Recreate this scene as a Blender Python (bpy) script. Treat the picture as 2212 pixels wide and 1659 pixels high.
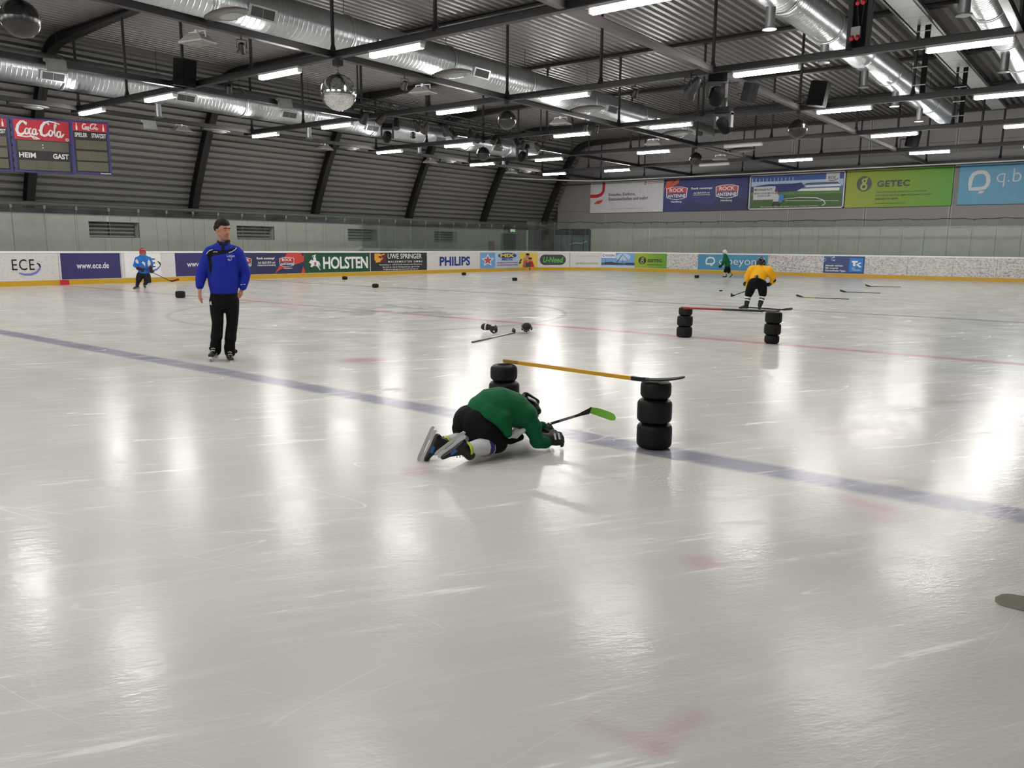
import bpy, bmesh, math, random
import numpy as np
from mathutils import Vector, Matrix, Euler

random.seed(7)
for _o in list(bpy.data.objects):
    bpy.data.objects.remove(_o)
S = bpy.context.scene
C = S.collection
PI = math.pi

# ---------------------------------------------------------------- camera (solved from the vanishing points of the rink)
IW, IH = 2212.0, 1659.0
CX, CY = 1106.0, 829.5
CAMH = 1.55
_VA = np.array([-1145.0, 511.0]); _VB = np.array([2440.0, 543.0])
FPX = math.sqrt(-float((_VA - [CX, CY]) @ (_VB - [CX, CY])))
def _ray(x, y): return np.array([x - CX, y - CY, FPX])
_a = -_ray(*_VA); _a /= np.linalg.norm(_a)
_b = _ray(*_VB); _b /= np.linalg.norm(_b)
_c = np.cross(_a, _b)
if _c[1] > 0: _c = -_c
RM = np.array([_a, _b, _c])
def wray(x, y): return RM @ _ray(x, y)
def atZ(x, y, z=0.0):
    d = wray(x, y); t = (z - CAMH) / d[2]; return Vector((d[0]*t, d[1]*t, z))
def atX(x, y, X):
    d = wray(x, y); t = X / d[0]; return Vector((X, d[1]*t, CAMH + d[2]*t))
def atY(x, y, Y):
    d = wray(x, y); t = Y / d[1]; return Vector((d[0]*t, Y, CAMH + d[2]*t))
def atP(x, y, P, off=0.0):
    """point on the upright plane through P that faces the lens, off metres further away"""
    n = np.array([P[0], P[1], 0.0]); L = np.linalg.norm(n); n /= L
    d = wray(x, y); t = (L + off) / float(n @ d); return Vector((d[0]*t, d[1]*t, CAMH + d[2]*t))
def proj(P):
    q = RM.T @ (np.array(P, float) - [0, 0, CAMH]); return CX + FPX*q[0]/q[2], CY + FPX*q[1]/q[2]

cam_d = bpy.data.cameras.new('camera'); cam = bpy.data.objects.new('camera', cam_d); C.objects.link(cam)
cam_d.sensor_fit = 'HORIZONTAL'; cam_d.sensor_width = 36.0; cam_d.lens = FPX / IW * 36.0
cam_d.clip_start = 0.05; cam_d.clip_end = 300
_r = RM @ [1, 0, 0]; _u = -(RM @ [0, 1, 0]); _k = -(RM @ [0, 0, 1])
cam.matrix_world = Matrix(((_r[0], _u[0], _k[0], 0), (_r[1], _u[1], _k[1], 0), (_r[2], _u[2], _k[2], CAMH), (0, 0, 0, 1)))
S.camera = cam

# ---------------------------------------------------------------- world and exposure
W = bpy.data.worlds.new('world'); S.world = W; W.use_nodes = True
W.node_tree.nodes['Background'].inputs[0].default_value = (0.02, 0.021, 0.023, 1)
W.node_tree.nodes['Background'].inputs[1].default_value = 1.0
S.view_settings.view_transform = 'Standard'; S.view_settings.look = 'None'
S.view_settings.gamma = 1.0; S.view_settings.use_curve_mapping = False
S.view_settings.exposure = 0.0
LIGHT = 110.0          # radiance of the batten diffusers
cy = S.cycles
cy.max_bounces = 6; cy.diffuse_bounces = 3; cy.glossy_bounces = 3; cy.transmission_bounces = 4
cy.transparent_max_bounces = 10; cy.caustics_reflective = False; cy.caustics_refractive = False
cy.sample_clamp_indirect = 6.0; cy.use_adaptive_sampling = True; cy.adaptive_threshold = 0.12

# ---------------------------------------------------------------- node materials
class NT:
    def __init__(s, m):
        s.t = m.node_tree; s.n = s.t.nodes; s.l = s.t.links
    def new(s, typ, **kw):
        n = s.n.new(typ)
        for k, v in kw.items(): setattr(n, k, v)
        return n
    def put(s, sock, v):
        if hasattr(v, 'is_linked') or isinstance(v, bpy.types.NodeSocket): s.l.new(v, sock)
        else: sock.default_value = v
    def m(s, op, a, b=None, c=None, clamp=False):
        n = s.new('ShaderNodeMath', operation=op, use_clamp=clamp)
        s.put(n.inputs[0], a)
        if b is not None: s.put(n.inputs[1], b)
        if c is not None: s.put(n.inputs[2], c)
        return n.outputs[0]
    def noise(s, vec, scale, detail=2.0, rough=0.5, dist=0.0):
        n = s.new('ShaderNodeTexNoise'); s.put(n.inputs['Vector'], vec)
        n.inputs['Scale'].default_value = scale; n.inputs['Detail'].default_value = detail
        n.inputs['Roughness'].default_value = rough; n.inputs['Distortion'].default_value = dist
        return n.outputs[0], n.outputs[1]
    def mapping(s, vec, rot=(0, 0, 0), scale=(1, 1, 1), loc=(0, 0, 0)):
        if tuple(rot) != (0, 0, 0):       # turn first, then stretch along the turned axes
            r = s.new('ShaderNodeMapping'); s.put(r.inputs[0], vec); r.inputs['Rotation'].default_value = rot; vec = r.outputs[0]
        n = s.new('ShaderNodeMapping'); s.put(n.inputs[0], vec)
        n.inputs['Location'].default_value = loc; n.inputs['Scale'].default_value = scale
        return n.outputs[0]
    def mix(s, f, a, b):
        n = s.new('ShaderNodeMix', data_type='RGBA'); s.put(n.inputs[0], f)
        s.put(n.inputs[6], a if not isinstance(a, tuple) else (*a[:3], 1)); s.put(n.inputs[7], b if not isinstance(b, tuple) else (*b[:3], 1))
        return n.outputs[2]
    def ramp(s, f, lo, hi):
        n = s.new('ShaderNodeMapRange', clamp=True); s.put(n.inputs[0], f)
        n.inputs[1].default_value = lo; n.inputs[2].default_value = hi
        return n.outputs[0]
    def pos(s):
        return s.new('ShaderNodeNewGeometry').outputs['Position']
    def obj(s):
        return s.new('ShaderNodeTexCoord').outputs['Object']
    def bump(s, h, strength=0.3, dist=0.01):
        n = s.new('ShaderNodeBump'); s.put(n.inputs['Height'], h)
        n.inputs['Strength'].default_value = strength; n.inputs['Distance'].default_value = dist
        return n.outputs[0]

def srgb(r, g, b):
    f = lambda c: (c/255/12.92 if c/255 <= .04045 else ((c/255+.055)/1.055)**2.4)
    return (f(r), f(g), f(b))
MATS = {}
def mat(name, rgb, rough=0.5, metal=0.0, spec=0.5, var=0.12, vscale=6.0, bump=0.0, bscale=60.0, emit=0.0, alpha=1.0):
    """plain procedural surface: base colour with a soft noise variation, optional fine relief"""
    if name in MATS: return MATS[name]
    m = bpy.data.materials.new(name); m.use_nodes = True; t = NT(m); p = t.n['Principled BSDF']
    p.inputs['Roughness'].default_value = rough; p.inputs['Metallic'].default_value = metal
    p.inputs['Specular IOR Level'].default_value = spec
    co = t.obj()
    f, _ = t.noise(co, vscale, 3.0, 0.6)
    a = tuple(c*(1-var) for c in rgb); b = tuple(min(1, c*(1+var)) for c in rgb)
    t.put(p.inputs['Base Color'], t.mix(f, a, b))
    if bump > 0:
        h, _ = t.noise(co, bscale, 3.0, 0.6)
        t.put(p.inputs['Normal'], t.bump(h, bump, 0.01))
    if emit > 0:
        p.inputs['Emission Color'].default_value = (*rgb, 1); p.inputs['Emission Strength'].default_value = emit
    m.diffuse_color = (*rgb, 1)
    MATS[name] = m
    return m

# ---------------------------------------------------------------- mesh building
class MB:
    def __init__(s): s.v = []; s.f = []; s.mi = []; s.smooth = []
    def add(s, vs, fs, mi=0, smooth=False):
        o = len(s.v); s.v += [tuple(p) for p in vs]
        for f in fs: s.f.append([i+o for i in f]); s.mi.append(mi); s.smooth.append(smooth)
        return s
    def box(s, c, d, rot=None, mi=0):
        hx, hy, hz = d[0]/2, d[1]/2, d[2]/2
        vs = [Vector((x, y, z)) for x in (-hx, hx) for y in (-hy, hy) for z in (-hz, hz)]
        if rot is not None: vs = [rot @ p for p in vs]
        vs = [p + Vector(c) for p in vs]
        return s.add(vs, [(0,1,3,2),(4,6,7,5),(0,4,5,1),(2,3,7,6),(0,2,6,4),(1,5,7,3)], mi)
    def bbox(s, lo, hi, mi=0):
        return s.box([(a+b)/2 for a, b in zip(lo, hi)], [b-a for a, b in zip(lo, hi)], None, mi)
    def bar(s, p, q, w, h, mi=0, up=(0, 0, 1)):
        p, q = Vector(p), Vector(q); d = q-p; L = d.length; d.normalize(); up = Vector(up)
        if abs(d.dot(up)) > .99: up = Vector((0, 1, 0))
        x = d.cross(up).normalized(); z = x.cross(d)
        R = Matrix((x, d, z)).transposed()
        return s.box((p+q)/2, (w, L, h), R, mi)
    def ring(s, c, ax, r, n, ref=None, ry=None):
        ax = Vector(ax).normalized(); ref = Vector(ref) if ref is not None else (Vector((0, 0, 1)) if abs(ax.z) < .9 else Vector((1, 0, 0)))
        u = ref.cross(ax)
        if u.length < 1e-5: u = Vector((1, 0, 0)).cross(ax)
        u.normalize(); w = ax.cross(u)
        ry = r if ry is None else ry
        return [Vector(c) + u*(r*math.cos(2*PI*i/n)) + w*(ry*math.sin(2*PI*i/n)) for i in range(n)]
    def loft(s, rings, cap=True, mi=0, smooth=True, closed=False):
        n = len(rings[0]); vs = [p for r in rings for p in r]; fs = []
        K = len(rings)
        for k in range(K if closed else K-1):
            a, b = k*n, ((k+1) % K)*n
            for i in range(n):
                j = (i+1) % n; fs.append((a+i, a+j, b+j, b+i))
        s.add(vs, fs, mi, smooth)
        if cap and not closed:
            s.add(rings[0], [tuple(reversed(range(n)))], mi); s.add(rings[-1], [tuple(range(n))], mi)
        return s
    def tube(s, p, q, r0, r1=None, n=10, mi=0, cap=True, smooth=True):
        r1 = r0 if r1 is None else r1; d = Vector(q)-Vector(p)
        return s.loft([s.ring(p, d, r0, n), s.ring(q, d, r1, n)], cap, mi, smooth)
    def path(s, pts, r, n=8, mi=0, cap=True):
        pts = [Vector(p) for p in pts]; rs = r if isinstance(r, (list, tuple)) else [r]*len(pts); R = []
        for i, p in enumerate(pts):
            d = (pts[min(i+1, len(pts)-1)] - pts[max(i-1, 0)])
            R.append(s.ring(p, d, rs[i], n))
        return s.loft(R, cap, mi)
    def lathe(s, prof, n=24, c=(0, 0, 0), ax=(0, 0, 1), mi=0, smooth=True, cap=True):
        c = Vector(c); ax = Vector(ax).normalized()
        return s.loft([s.ring(c+ax*h, ax, max(r, 1e-4), n) for r, h in prof], cap, mi, smooth)
    def prism(s, poly, y0, y1, mi=0, map=lambda x, z, y: (x, y, z)):
        n = len(poly); vs = [map(x, z, y0) for x, z in poly] + [map(x, z, y1) for x, z in poly]
        fs = [tuple(range(n)), tuple(reversed(range(n, 2*n)))] + [(i, n+i, n+(i+1) % n, (i+1) % n) for i in range(n)]
        return s.add(vs, fs, mi)
    def ball(s, c, r, n=16, m=10, mi=0, sc=(1, 1, 1), rot=None):
        R = []
        for k in range(m+1):
            th = PI*k/m; rr = max(math.sin(th), 1e-3)
            ring = []
            for i in range(n):
                p = Vector((rr*math.cos(2*PI*i/n)*sc[0], rr*math.sin(2*PI*i/n)*sc[1], -math.cos(th)*sc[2]))*r
                if rot is not None: p = rot @ p
                ring.append(p+Vector(c))
            R.append(ring)
        return s.loft(R, True, mi)
    def mesh(s, name, flip=False):
        me = bpy.data.meshes.new(name); me.from_pydata([tuple(p) for p in s.v], [], s.f)
        me.polygons.foreach_set('material_index', s.mi); me.polygons.foreach_set('use_smooth', s.smooth)
        bm = bmesh.new(); bm.from_mesh(me); bmesh.ops.recalc_face_normals(bm, faces=bm.faces); bm.to_mesh(me); bm.free()
        me.update(); return me
    def build(s, name, mats, parent=None):
        return link(name, s.mesh(name), mats, parent)

def link(name, me, mats, parent=None):
    o = bpy.data.objects.new(name, me); C.objects.link(o)
    if mats is not None and not len(me.materials):
        for m in (mats if isinstance(mats, (list, tuple)) else [mats]): me.materials.append(m)
    if parent is not None:
        o.parent = parent
        if parent.get('_at'): o.matrix_parent_inverse = Matrix.Translation(-Vector(parent['_at']))
    return o
def tag(o, label=None, cat=None, group=None, kind=None):
    if label: o['label'] = label
    if cat: o['category'] = cat
    if group: o['group'] = group
    if kind: o['kind'] = kind
    return o
def thing(name, label, cat, at=None, group=None, kind=None):
    """Empty at the thing's base; with `at`, children are given in world coordinates"""
    o = bpy.data.objects.new(name, None); C.objects.link(o); o.empty_display_size = .1
    if at is not None: o.location = at; o['_at'] = tuple(at)
    return tag(o, label, cat, group, kind)
def dup(root, loc, rot=(0, 0, 0), label=None, group=None):
    r = root.copy(); C.objects.link(r); r.location = loc; r.rotation_euler = rot
    if label: r['label'] = label
    if group: r['group'] = group
    for ch in list(root.children):
        c = ch.copy(); C.objects.link(c); c.parent = r
        for gch in list(ch.children):
            d = gch.copy(); C.objects.link(d); d.parent = c
    return r
def nobevel(o, w=.004, seg=2):
    md = o.modifiers.new('edge', 'BEVEL'); md.width = w; md.segments = seg; md.limit_method = 'ANGLE'; return o

# a small side scene evaluates text and fused forms without touching the big one
_TS = bpy.data.scenes.new('workbench')
def evaluate(o):
    _TS.collection.objects.link(o); vl = _TS.view_layers[0]; vl.update()
    dg = vl.depsgraph; dg.update()
    me = bpy.data.meshes.new_from_object(o.evaluated_get(dg)); _TS.collection.objects.unlink(o); return me
# lettering: text turned into flat mesh, fitted into a box
_TX = {}
def text_verts(s, bold=0.0, shear=0.0, spacing=1.0, line=1.0, align='CENTER'):
    key = (s, bold, shear, spacing, line, align)
    if key in _TX: return _TX[key]
    cu = bpy.data.curves.new('txt', 'FONT'); cu.body = s; cu.offset = bold; cu.shear = shear
    cu.space_character = spacing; cu.space_line = line; cu.align_x = align; cu.resolution_u = 3; cu.size = 1.0
    o = bpy.data.objects.new('txt', cu); me = evaluate(o)
    vs = [v.co.copy() for v in me.vertices]; fs = [tuple(p.vertices) for p in me.polygons]
    bpy.data.objects.remove(o); bpy.data.curves.remove(cu); bpy.data.meshes.remove(me)
    x0 = min(v.x for v in vs); x1 = max(v.x for v in vs); y0 = min(v.y for v in vs); y1 = max(v.y for v in vs)
    out = ([((v.x-x0)/(x1-x0), (v.y-y0)/(y1-y0)) for v in vs], fs)
    _TX[key] = out; return out
# ================================================================ SETTING
XB, YB, RB = -30.7, 46.5, 6.2            # left boards, end boards, corner radius
XR, YN = 1.9, -20.0                      # right boards, near end boards
XW, YW = -33.5, 48.6                     # left wall, end wall
XRW = 4.0
Y0, DY = 13.25, 6.8                      # frame / light row spacing
ZG = 5.89
XG = [-28.9, -22.3, -15.7, -9.0, -2.3]   # lengthwise grid beams

def paint(name, rgb, **k): return mat(name, rgb, **k)
M_dark = mat('black_painted_steel', srgb(30, 28, 30), .42, 0, .5)
M_brown = mat('dark_brown_steel', srgb(34, 31, 30), .5)
M_galv = None

# ---- ice: white sheet, paint lines under it, skate scratches and a glossy film
def ice_material():
    m = bpy.data.materials.new('ice'); m.use_nodes = True; t = NT(m); p = t.n['Principled BSDF']
    _nz = t.noise
    def n2(*a, **k):
        r = _nz(*a, **k); r[0].node.noise_dimensions = '2D'; return r
    t.noise = n2
    P = t.pos(); sx = t.new('ShaderNodeSeparateXYZ'); t.l.new(P, sx.inputs[0]); X, Y = sx.outputs[0], sx.outputs[1]
    big, bigc = t.noise(P, .13, 2, .6)
    bs = t.new('ShaderNodeSeparateColor'); t.l.new(bigc, bs.inputs[0])
    fine, finec = t.noise(P, 1.1, 2, .65)
    fs_ = t.new('ShaderNodeSeparateColor'); t.l.new(finec, fs_.inputs[0])
    base = t.mix(big, srgb(211, 209, 202), srgb(200, 199, 194))
    base = t.mix(t.m('MULTIPLY', t.ramp(fine, .35, .75), .35), base, srgb(222, 221, 213))
    edge = t.m('MULTIPLY', t.m('SUBTRACT', fs_.outputs[1], .5), .05)
    def band(coord, c, w, soft):
        d = t.m('ABSOLUTE', t.m('SUBTRACT', coord, c)); d = t.m('ADD', d, edge)
        return t.m('SUBTRACT', 1.0, t.ramp(d, w/2-soft, w/2+soft))
    fade = t.m('ADD', t.m('MULTIPLY', t.ramp(bs.outputs[1], .35, .6), .3), .7)
    def lay(base, msk, colr, amt):
        return t.mix(t.m('MULTIPLY', t.m('MULTIPLY', msk, amt), fade), base, colr)
    blue = srgb(104, 105, 140); red = srgb(186, 116, 124)
    base = lay(base, band(Y, 5.41, .30, .045), blue, .80)
    base = lay(base, band(Y, 20.45, .27, .03), srgb(112, 114, 136), .72)
    base = lay(base, band(Y, 12.85, .26, .04), red, .62)
    # centre circle and its faded print
    def circ(cx, cy_):
        a = t.m('SUBTRACT', X, cx); b = t.m('SUBTRACT', Y, cy_)
        return t.m('SQRT', t.m('ADD', t.m('MULTIPLY', a, a), t.m('MULTIPLY', b, b)))
    cc = circ(-14.0, 12.85)
    base = lay(base, band(cc, 4.5, .12, .03), srgb(130, 132, 152), .42)
    blot = fs_.outputs[2]
    base = lay(base, t.m('MULTIPLY', t.ramp(blot, .50, .60), t.m('SUBTRACT', 1.0, t.ramp(cc, 1.6, 3.0))), srgb(120, 120, 140), .5)
    # far crease tint and face-off spots
    cr = circ(-15.5, 42.5)
    base = lay(base, t.m('SUBTRACT', 1.0, t.ramp(cr, 1.6, 2.6)), srgb(120, 135, 185), .45)
    for px, py, r, am in ((782, 779, .30, .6), (1520, 1215, .11, .28), (905, 1018, .12, .3)):
        q = atZ(px, py); d = t.m('ADD', circ(q.x, q.y), edge)
        base = lay(base, t.m('SUBTRACT', 1.0, t.ramp(d, r*.55, r*1.35)), red, am)
    def seg(p, q, w, soft, amt, base):
        p, q = atZ(*p), atZ(*q); dx, dy = q.x-p.x, q.y-p.y; L = math.hypot(dx, dy); dx /= L; dy /= L
        a = t.m('SUBTRACT', X, p.x); b = t.m('SUBTRACT', Y, p.y)
        al = t.m('ADD', t.m('MULTIPLY', a, dx), t.m('MULTIPLY', b, dy)); ac = t.m('SUBTRACT', t.m('MULTIPLY', b, dx), t.m('MULTIPLY', a, dy))
        over = t.m('MAXIMUM', t.m('SUBTRACT', al, L), t.m('MULTIPLY', al, -1.0)); over = t.m('MAXIMUM', over, 0.0)
        d = t.m('ADD', t.m('SQRT', t.m('ADD', t.m('MULTIPLY', ac, ac), t.m('MULTIPLY', over, over))), edge)
        return lay(base, t.m('SUBTRACT', 1.0, t.ramp(d, w/2-soft, w/2+soft)), red, amt)
    for p_, q_, w, s_, am in (((1275, 1562), (1415, 1612), .05, .05, .36), ((1415, 1612), (1500, 1548), .05, .05, .36),
                              ((1830, 1078), (1915, 1100), .10, .05, .3), ((1900, 1100), (1905, 1120), .22, .1, .3),
                              ((1890, 1030), (1990, 1038), .10, .05, .25), ((2030, 870), (2200, 862), .12, .05, .3),
                              ((1780, 935), (1935, 930), .12, .05, .25)):
        base = seg(p_, q_, w, s_, am, base)
    # skate marks: thin contour lines of stretched noise fields
    def marks(rot, scale, sc, eps, k, lo, hi, loc):
        v = t.mapping(P, rot=(0, 0, rot), scale=scale, loc=loc)
        n, _ = t.noise(v, sc, 0, .5)
        ln = t.m('SUBTRACT', 1.0, t.ramp(t.m('ABSOLUTE', t.m('SUBTRACT', n, .5)), 0.0, eps))
        return t.m('MULTIPLY', ln, t.ramp(k, lo, hi))
    m1 = marks(-1.0, (.045, 1.1, 1), 3.2, .0036, fs_.outputs[0], .42, .62, (3, 1, 0))
    m2 = marks(-1.42, (.05, 1.0, 1), 2.8, .0032, fs_.outputs[1], .44, .62, (11, 7, 0))
    m3 = marks(-.30, (.10, .8, 1), 2.2, .0026, fs_.outputs[2], .44, .62, (23, 4, 0))
    sc_ = t.m('MAXIMUM', t.m('MAXIMUM', m1, m2), m3)
    streak, stc = t.noise(t.mapping(P, rot=(0, 0, -1.0), scale=(.22, 2.4, 1)), 3.2, 4, .75)
    st = t.ramp(streak, .52, .80)
    base = t.mix(t.m('MULTIPLY', sc_, .40), base, srgb(238, 238, 232))
    base = t.mix(t.m('MULTIPLY', st, .34), base, srgb(234, 234, 230))
    sn = t.m('MULTIPLY', t.ramp(streak, .645, .70), t.ramp(fs_.outputs[1], .40, .52))
    base = t.mix(t.m('MULTIPLY', sn, .6), base, srgb(244, 244, 243))
    t.put(p.inputs['Base Color'], base)
    # gloss: film of refrozen water, dulled by snow and cuts
    rough = t.m('ADD', .155, t.m('MULTIPLY', t.ramp(fs_.outputs[0], .3, .7), .06))
    rough = t.m('ADD', rough, t.m('MULTIPLY', t.m('MAXIMUM', sc_, t.m('MULTIPLY', st, .35)), .30), clamp=True)
    t.put(p.inputs['Roughness'], rough)
    p.inputs['IOR'].default_value = 1.31
    p.inputs['Specular IOR Level'].default_value = .14
    h1, _ = t.noise(t.mapping(P, rot=(0, 0, -1.0), scale=(.5, 1.4, 1)), 11, 3, .8)
    t.put(p.inputs['Normal'], t.bump(h1, .12, .012))
    return m
M_ice = ice_material()

def rink_path(n=14):
    """closed outline of the ice, counter-clockwise from the near left corner, with its arc length"""
    pts = []
    def arc(cx, cy_, a0, a1):
        for i in range(n+1):
            a = a0+(a1-a0)*i/n; pts.append((cx+RB*math.cos(a), cy_+RB*math.sin(a)))
    arc(XB+RB, YN+RB, 1.5*PI, PI); arc(XB+RB, YB-RB, PI, PI/2); arc(XR-RB, YB-RB, PI/2, 0); arc(XR-RB, YN+RB, 2*PI, 1.5*PI)
    return pts
out = rink_path(20)
mb = MB(); mb.add([(x, y, 0) for x, y in out], [tuple(reversed(range(len(out))))])
ice = mb.build('floor', M_ice); tag(ice, 'white scratched ice sheet with blue and red painted lines', 'ice', kind='structure')
M_rubber = mat('walkway_rubber', srgb(52, 52, 54), .8, bump=.3)
mb = MB(); mb.bbox((XW-1, YN-4, -.3), (XRW+1, YW+1, -.012))
tag(mb.build('floor_walkway', M_rubber), 'dark walkway floor around the rink behind the boards', 'floor', kind='structure')

# ---- roof shell: corrugated sheet following the frame profile
PROF = [(-33.75, 2.66), (-33.42, 3.6), (-32.97, 4.6), (-32.47, 5.6), (-31.97, 6.5), (-31.42, 7.4), (-30.95, 8.0), (-30.4, 8.33), (-29.6, 8.44), (-28.5, 8.44)]
XC = (-33.5+XRW)/2
def smooth_poly(P, k=4):
    out = []
    for i in range(len(P)-1):
        p0 = P[max(i-1, 0)]; p1 = P[i]; p2 = P[i+1]; p3 = P[min(i+2, len(P)-1)]
        for j in range(k):
            u = j/k
            out.append(tuple(.5*((2*b)+(-a+c)*u+(2*a-5*b+4*c-d)*u*u+(-a+3*b-3*c+d)*u**3) for a, b, c, d in zip(p0, p1, p2, p3)))
    out.append(P[-1]); return out
LEAN = smooth_poly(PROF)
def resample(P, step):
    L = [0]
    for a, b in zip(P, P[1:]): L.append(L[-1]+math.dist(a, b))
    n = max(1, round(L[-1]/step)); r = []
    for i in range(n+1):
        s = L[-1]*i/n; k = max(j for j in range(len(L)) if L[j] <= s+1e-9); k = min(k, len(P)-2)
        u = (s-L[k])/max(L[k+1]-L[k], 1e-9); r.append(tuple(a+(b-a)*u for a, b in zip(P[k], P[k+1])))
    return r
def corrugate(P, pitch, depth, prof):
    """offset a polyline outwards by a repeating trapezoid; prof = [(u, h)] over one pitch"""
    L = [0]
    for a, b in zip(P, P[1:]): L.append(L[-1]+math.dist(a, b))
    n = round(L[-1]/pitch); r = []
    def at(s):
        k = 0
        while k < len(P)-2 and L[k+1] < s: k += 1
        u = (s-L[k])/max(L[k+1]-L[k], 1e-9); a, b = P[k], P[k+1]
        d = Vector((b[0]-a[0], b[1]-a[1])).normalized()
        return Vector((a[0]+(b[0]-a[0])*u, a[1]+(b[1]-a[1])*u)), Vector((-d.y, d.x))
    for i in range(n):
        for u, h in prof:
            p, nn = at(L[-1]*(i+u)/n); p = p+nn*(h*depth); r.append((p.x, p.y))
    p, nn = at(L[-1]); p = p+nn*(prof[0][1]*depth); r.append((p.x, p.y)); return r
M_deck = mat('roof_sheet', srgb(126, 123, 120), .36, .35, .5, var=.08)
M_clad = mat('wall_cassette_sheet', srgb(136, 134, 129), .42, .25, .5, var=.08)
def extrude_profile(P, y0, y1, name, m):
    mb = MB(); n = len(P)
    mb.add([(x, y0, z) for x, z in P]+[(x, y1, z) for x, z in P], [(i, i+1, n+i+1, n+i) for i in range(n-1)])
    return mb.build(name, m)
OFF = .17
lean_out = [(x, z) for x, z in corrugate(LEAN[:-1], 99, 0, [(0, 0)])]
def offs(P, d):
    r = []
    for i, p in enumerate(P):
        a = P[max(i-1, 0)]; b = P[min(i+1, len(P)-1)]; t_ = Vector((b[0]-a[0], b[1]-a[1])).normalized()
        r.append((p[0]-t_.y*d, p[1]+t_.x*d))
    return r
lo = offs(LEAN, OFF)
side = corrugate(lo[:-5], .29, .17, [(0, 0), (.56, 0), (.60, 1), (.96, 1)])
w = extrude_profile(side, YN-4, YW, 'wall_left_upper', M_clad)
tag(w, 'grey corrugated metal cladding leaning inwards above the white side wall', 'wall', kind='structure')
x_a, z_a = lo[-6]
flat = [lo[-6], lo[-5], lo[-4], lo[-3], lo[-2], lo[-1], (XC, 8.44+OFF), (XRW-(lo[-1][0]-XW), lo[-1][1])]+[(XRW-(x-XW), z) for x, z in lo[-2:-7:-1]]
deck = corrugate(flat, .29, .13, [(0, 0), (.42, 0), (.56, 1), (.86, 1)])
d = extrude_profile(deck, YN-4, YW, 'ceiling', M_deck)
tag(d, 'grey trapezoidal metal roof sheet with long ribs over the hall', 'ceiling', kind='structure')
rs = extrude_profile([(XRW-(x-XW), z) for x, z in side], YN-4, YW, 'wall_right_upper', M_clad)
tag(rs, 'grey corrugated cladding above the camera-side wall', 'wall', kind='structure')

# ---- steel frames (I-section) along the roof profile
full = LEAN[:-1]+[(LEAN[-1][0]+2*i, 8.44) for i in range(5)]+[(XC, 8.44)]+[(XRW-(LEAN[-1][0]+2*i-XW), 8.44) for i in range(4, 0, -1)]+[(XRW-(x-XW), z) for x, z in reversed(LEAN)]
full = [full[0]]+[p for i, p in enumerate(full[1:]) if math.dist(p, full[i]) > 1e-6]
def frame_mesh():
    mb = MB(); FW = .30; T = .03
    def dep(x):
        u = min(1, max(0, (min(x-XW, XRW-x)-3.2)/5.0)); return .36-.22*u
    def offv(P, f):
        r = []
        for i, p in enumerate(P):
            a = P[max(i-1, 0)]; b = P[min(i+1, len(P)-1)]; t_ = Vector((b[0]-a[0], b[1]-a[1])).normalized(); d_ = f(p[0])
            r.append((p[0]-t_.y*d_, p[1]+t_.x*d_))
        return r
    O = offs(full, OFF-.005); I = offv(full, lambda x: OFF-.005-dep(x))
    Om = offs(full, OFF-.005-T); Im = offv(full, lambda x: OFF-.005-dep(x)+T)
    n = len(full)
    def strip(A, B, y0, y1):
        vs = [(x, y0, z) for x, z in A]+[(x, y0, z) for x, z in B]+[(x, y1, z) for x, z in A]+[(x, y1, z) for x, z in B]
        fs = []
        for i in range(n-1):
            fs += [(i, i+1, n+i+1, n+i), (2*n+i, 3*n+i, 3*n+i+1, 2*n+i+1), (i, 2*n+i, 2*n+i+1, i+1), (n+i, n+i+1, 3*n+i+1, 3*n+i)]
        mb.add(vs, fs)
    strip(O, Om, -FW/2, FW/2); strip(I, Im, -FW/2, FW/2); strip(O, I, -.012, .012)
    return mb
fm = frame_mesh().mesh('roof_frame')
for k in range(-4, 6):
    o = link('roof_frame', fm, M_brown); o.location = (0, Y0+k*DY, 0)
    tag(o, 'dark steel roof frame bending from the side wall up under the corrugated roof', 'beam', 'roof frames', kind='structure')

# ---- left wall: white panels with recessed joints, gutter edge, louvred windows
M_panel = mat('white_wall_panel', srgb(200, 199, 191), .35, 0, .5, var=.03)
M_wallback = mat('wall_backing', srgb(60, 62, 60), .8)
M_black = mat('black_matt', srgb(16, 16, 17), .6)
wl = thing('wall_left', 'white panelled lower wall behind the long rink boards', 'wall', (XW, 13, 0), kind='structure')
mb = MB(); mb.bbox((XW-.7, YN-4, 0), (XW-.45, 45.3, 2.66)); mb.build('backing', M_wallback, wl)
WIN = [(15.36, 17.45), (22.15, 24.24), (28.94, 31.03), (35.73, 37.82)]
WZ = (1.74, 2.38)
GAP = .012
def panel_row(parent, lo, hi, z0, z1, holes, mapf, m, step=1.13):
    y = lo
    while y < hi-.05:
        y2 = min(y+step, hi)
        pieces = [(y, y2, z0, z1)]
        for a, b, ha, hb in holes:
            nx = []
            for (p, q, r, s_) in pieces:
                if b <= p or a >= q: nx.append((p, q, r, s_)); continue
                if a > p: nx.append((p, a, r, s_))
                if b < q: nx.append((b, q, r, s_))
                pa, pb = max(p, a), min(q, b)
                if ha > r: nx.append((pa, pb, r, ha))
                if hb < s_: nx.append((pa, pb, hb, s_))
            pieces = nx
        mb = MB(); 
        for (p, q, r, s_) in pieces:
            g0 = GAP/2 if abs(p-y) < 1e-6 else 0; g1 = GAP/2 if abs(q-y2) < 1e-6 else 0
            lo_, hi_ = mapf(p+g0, r), mapf(q-g1, s_); mb.bbox([min(a_, b_) for a_, b_ in zip(lo_[0], hi_[1])], [max(a_, b_) for a_, b_ in zip(lo_[0], hi_[1])])
        if mb.v: mb.build('panel', m, parent)
        y = y2
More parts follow.
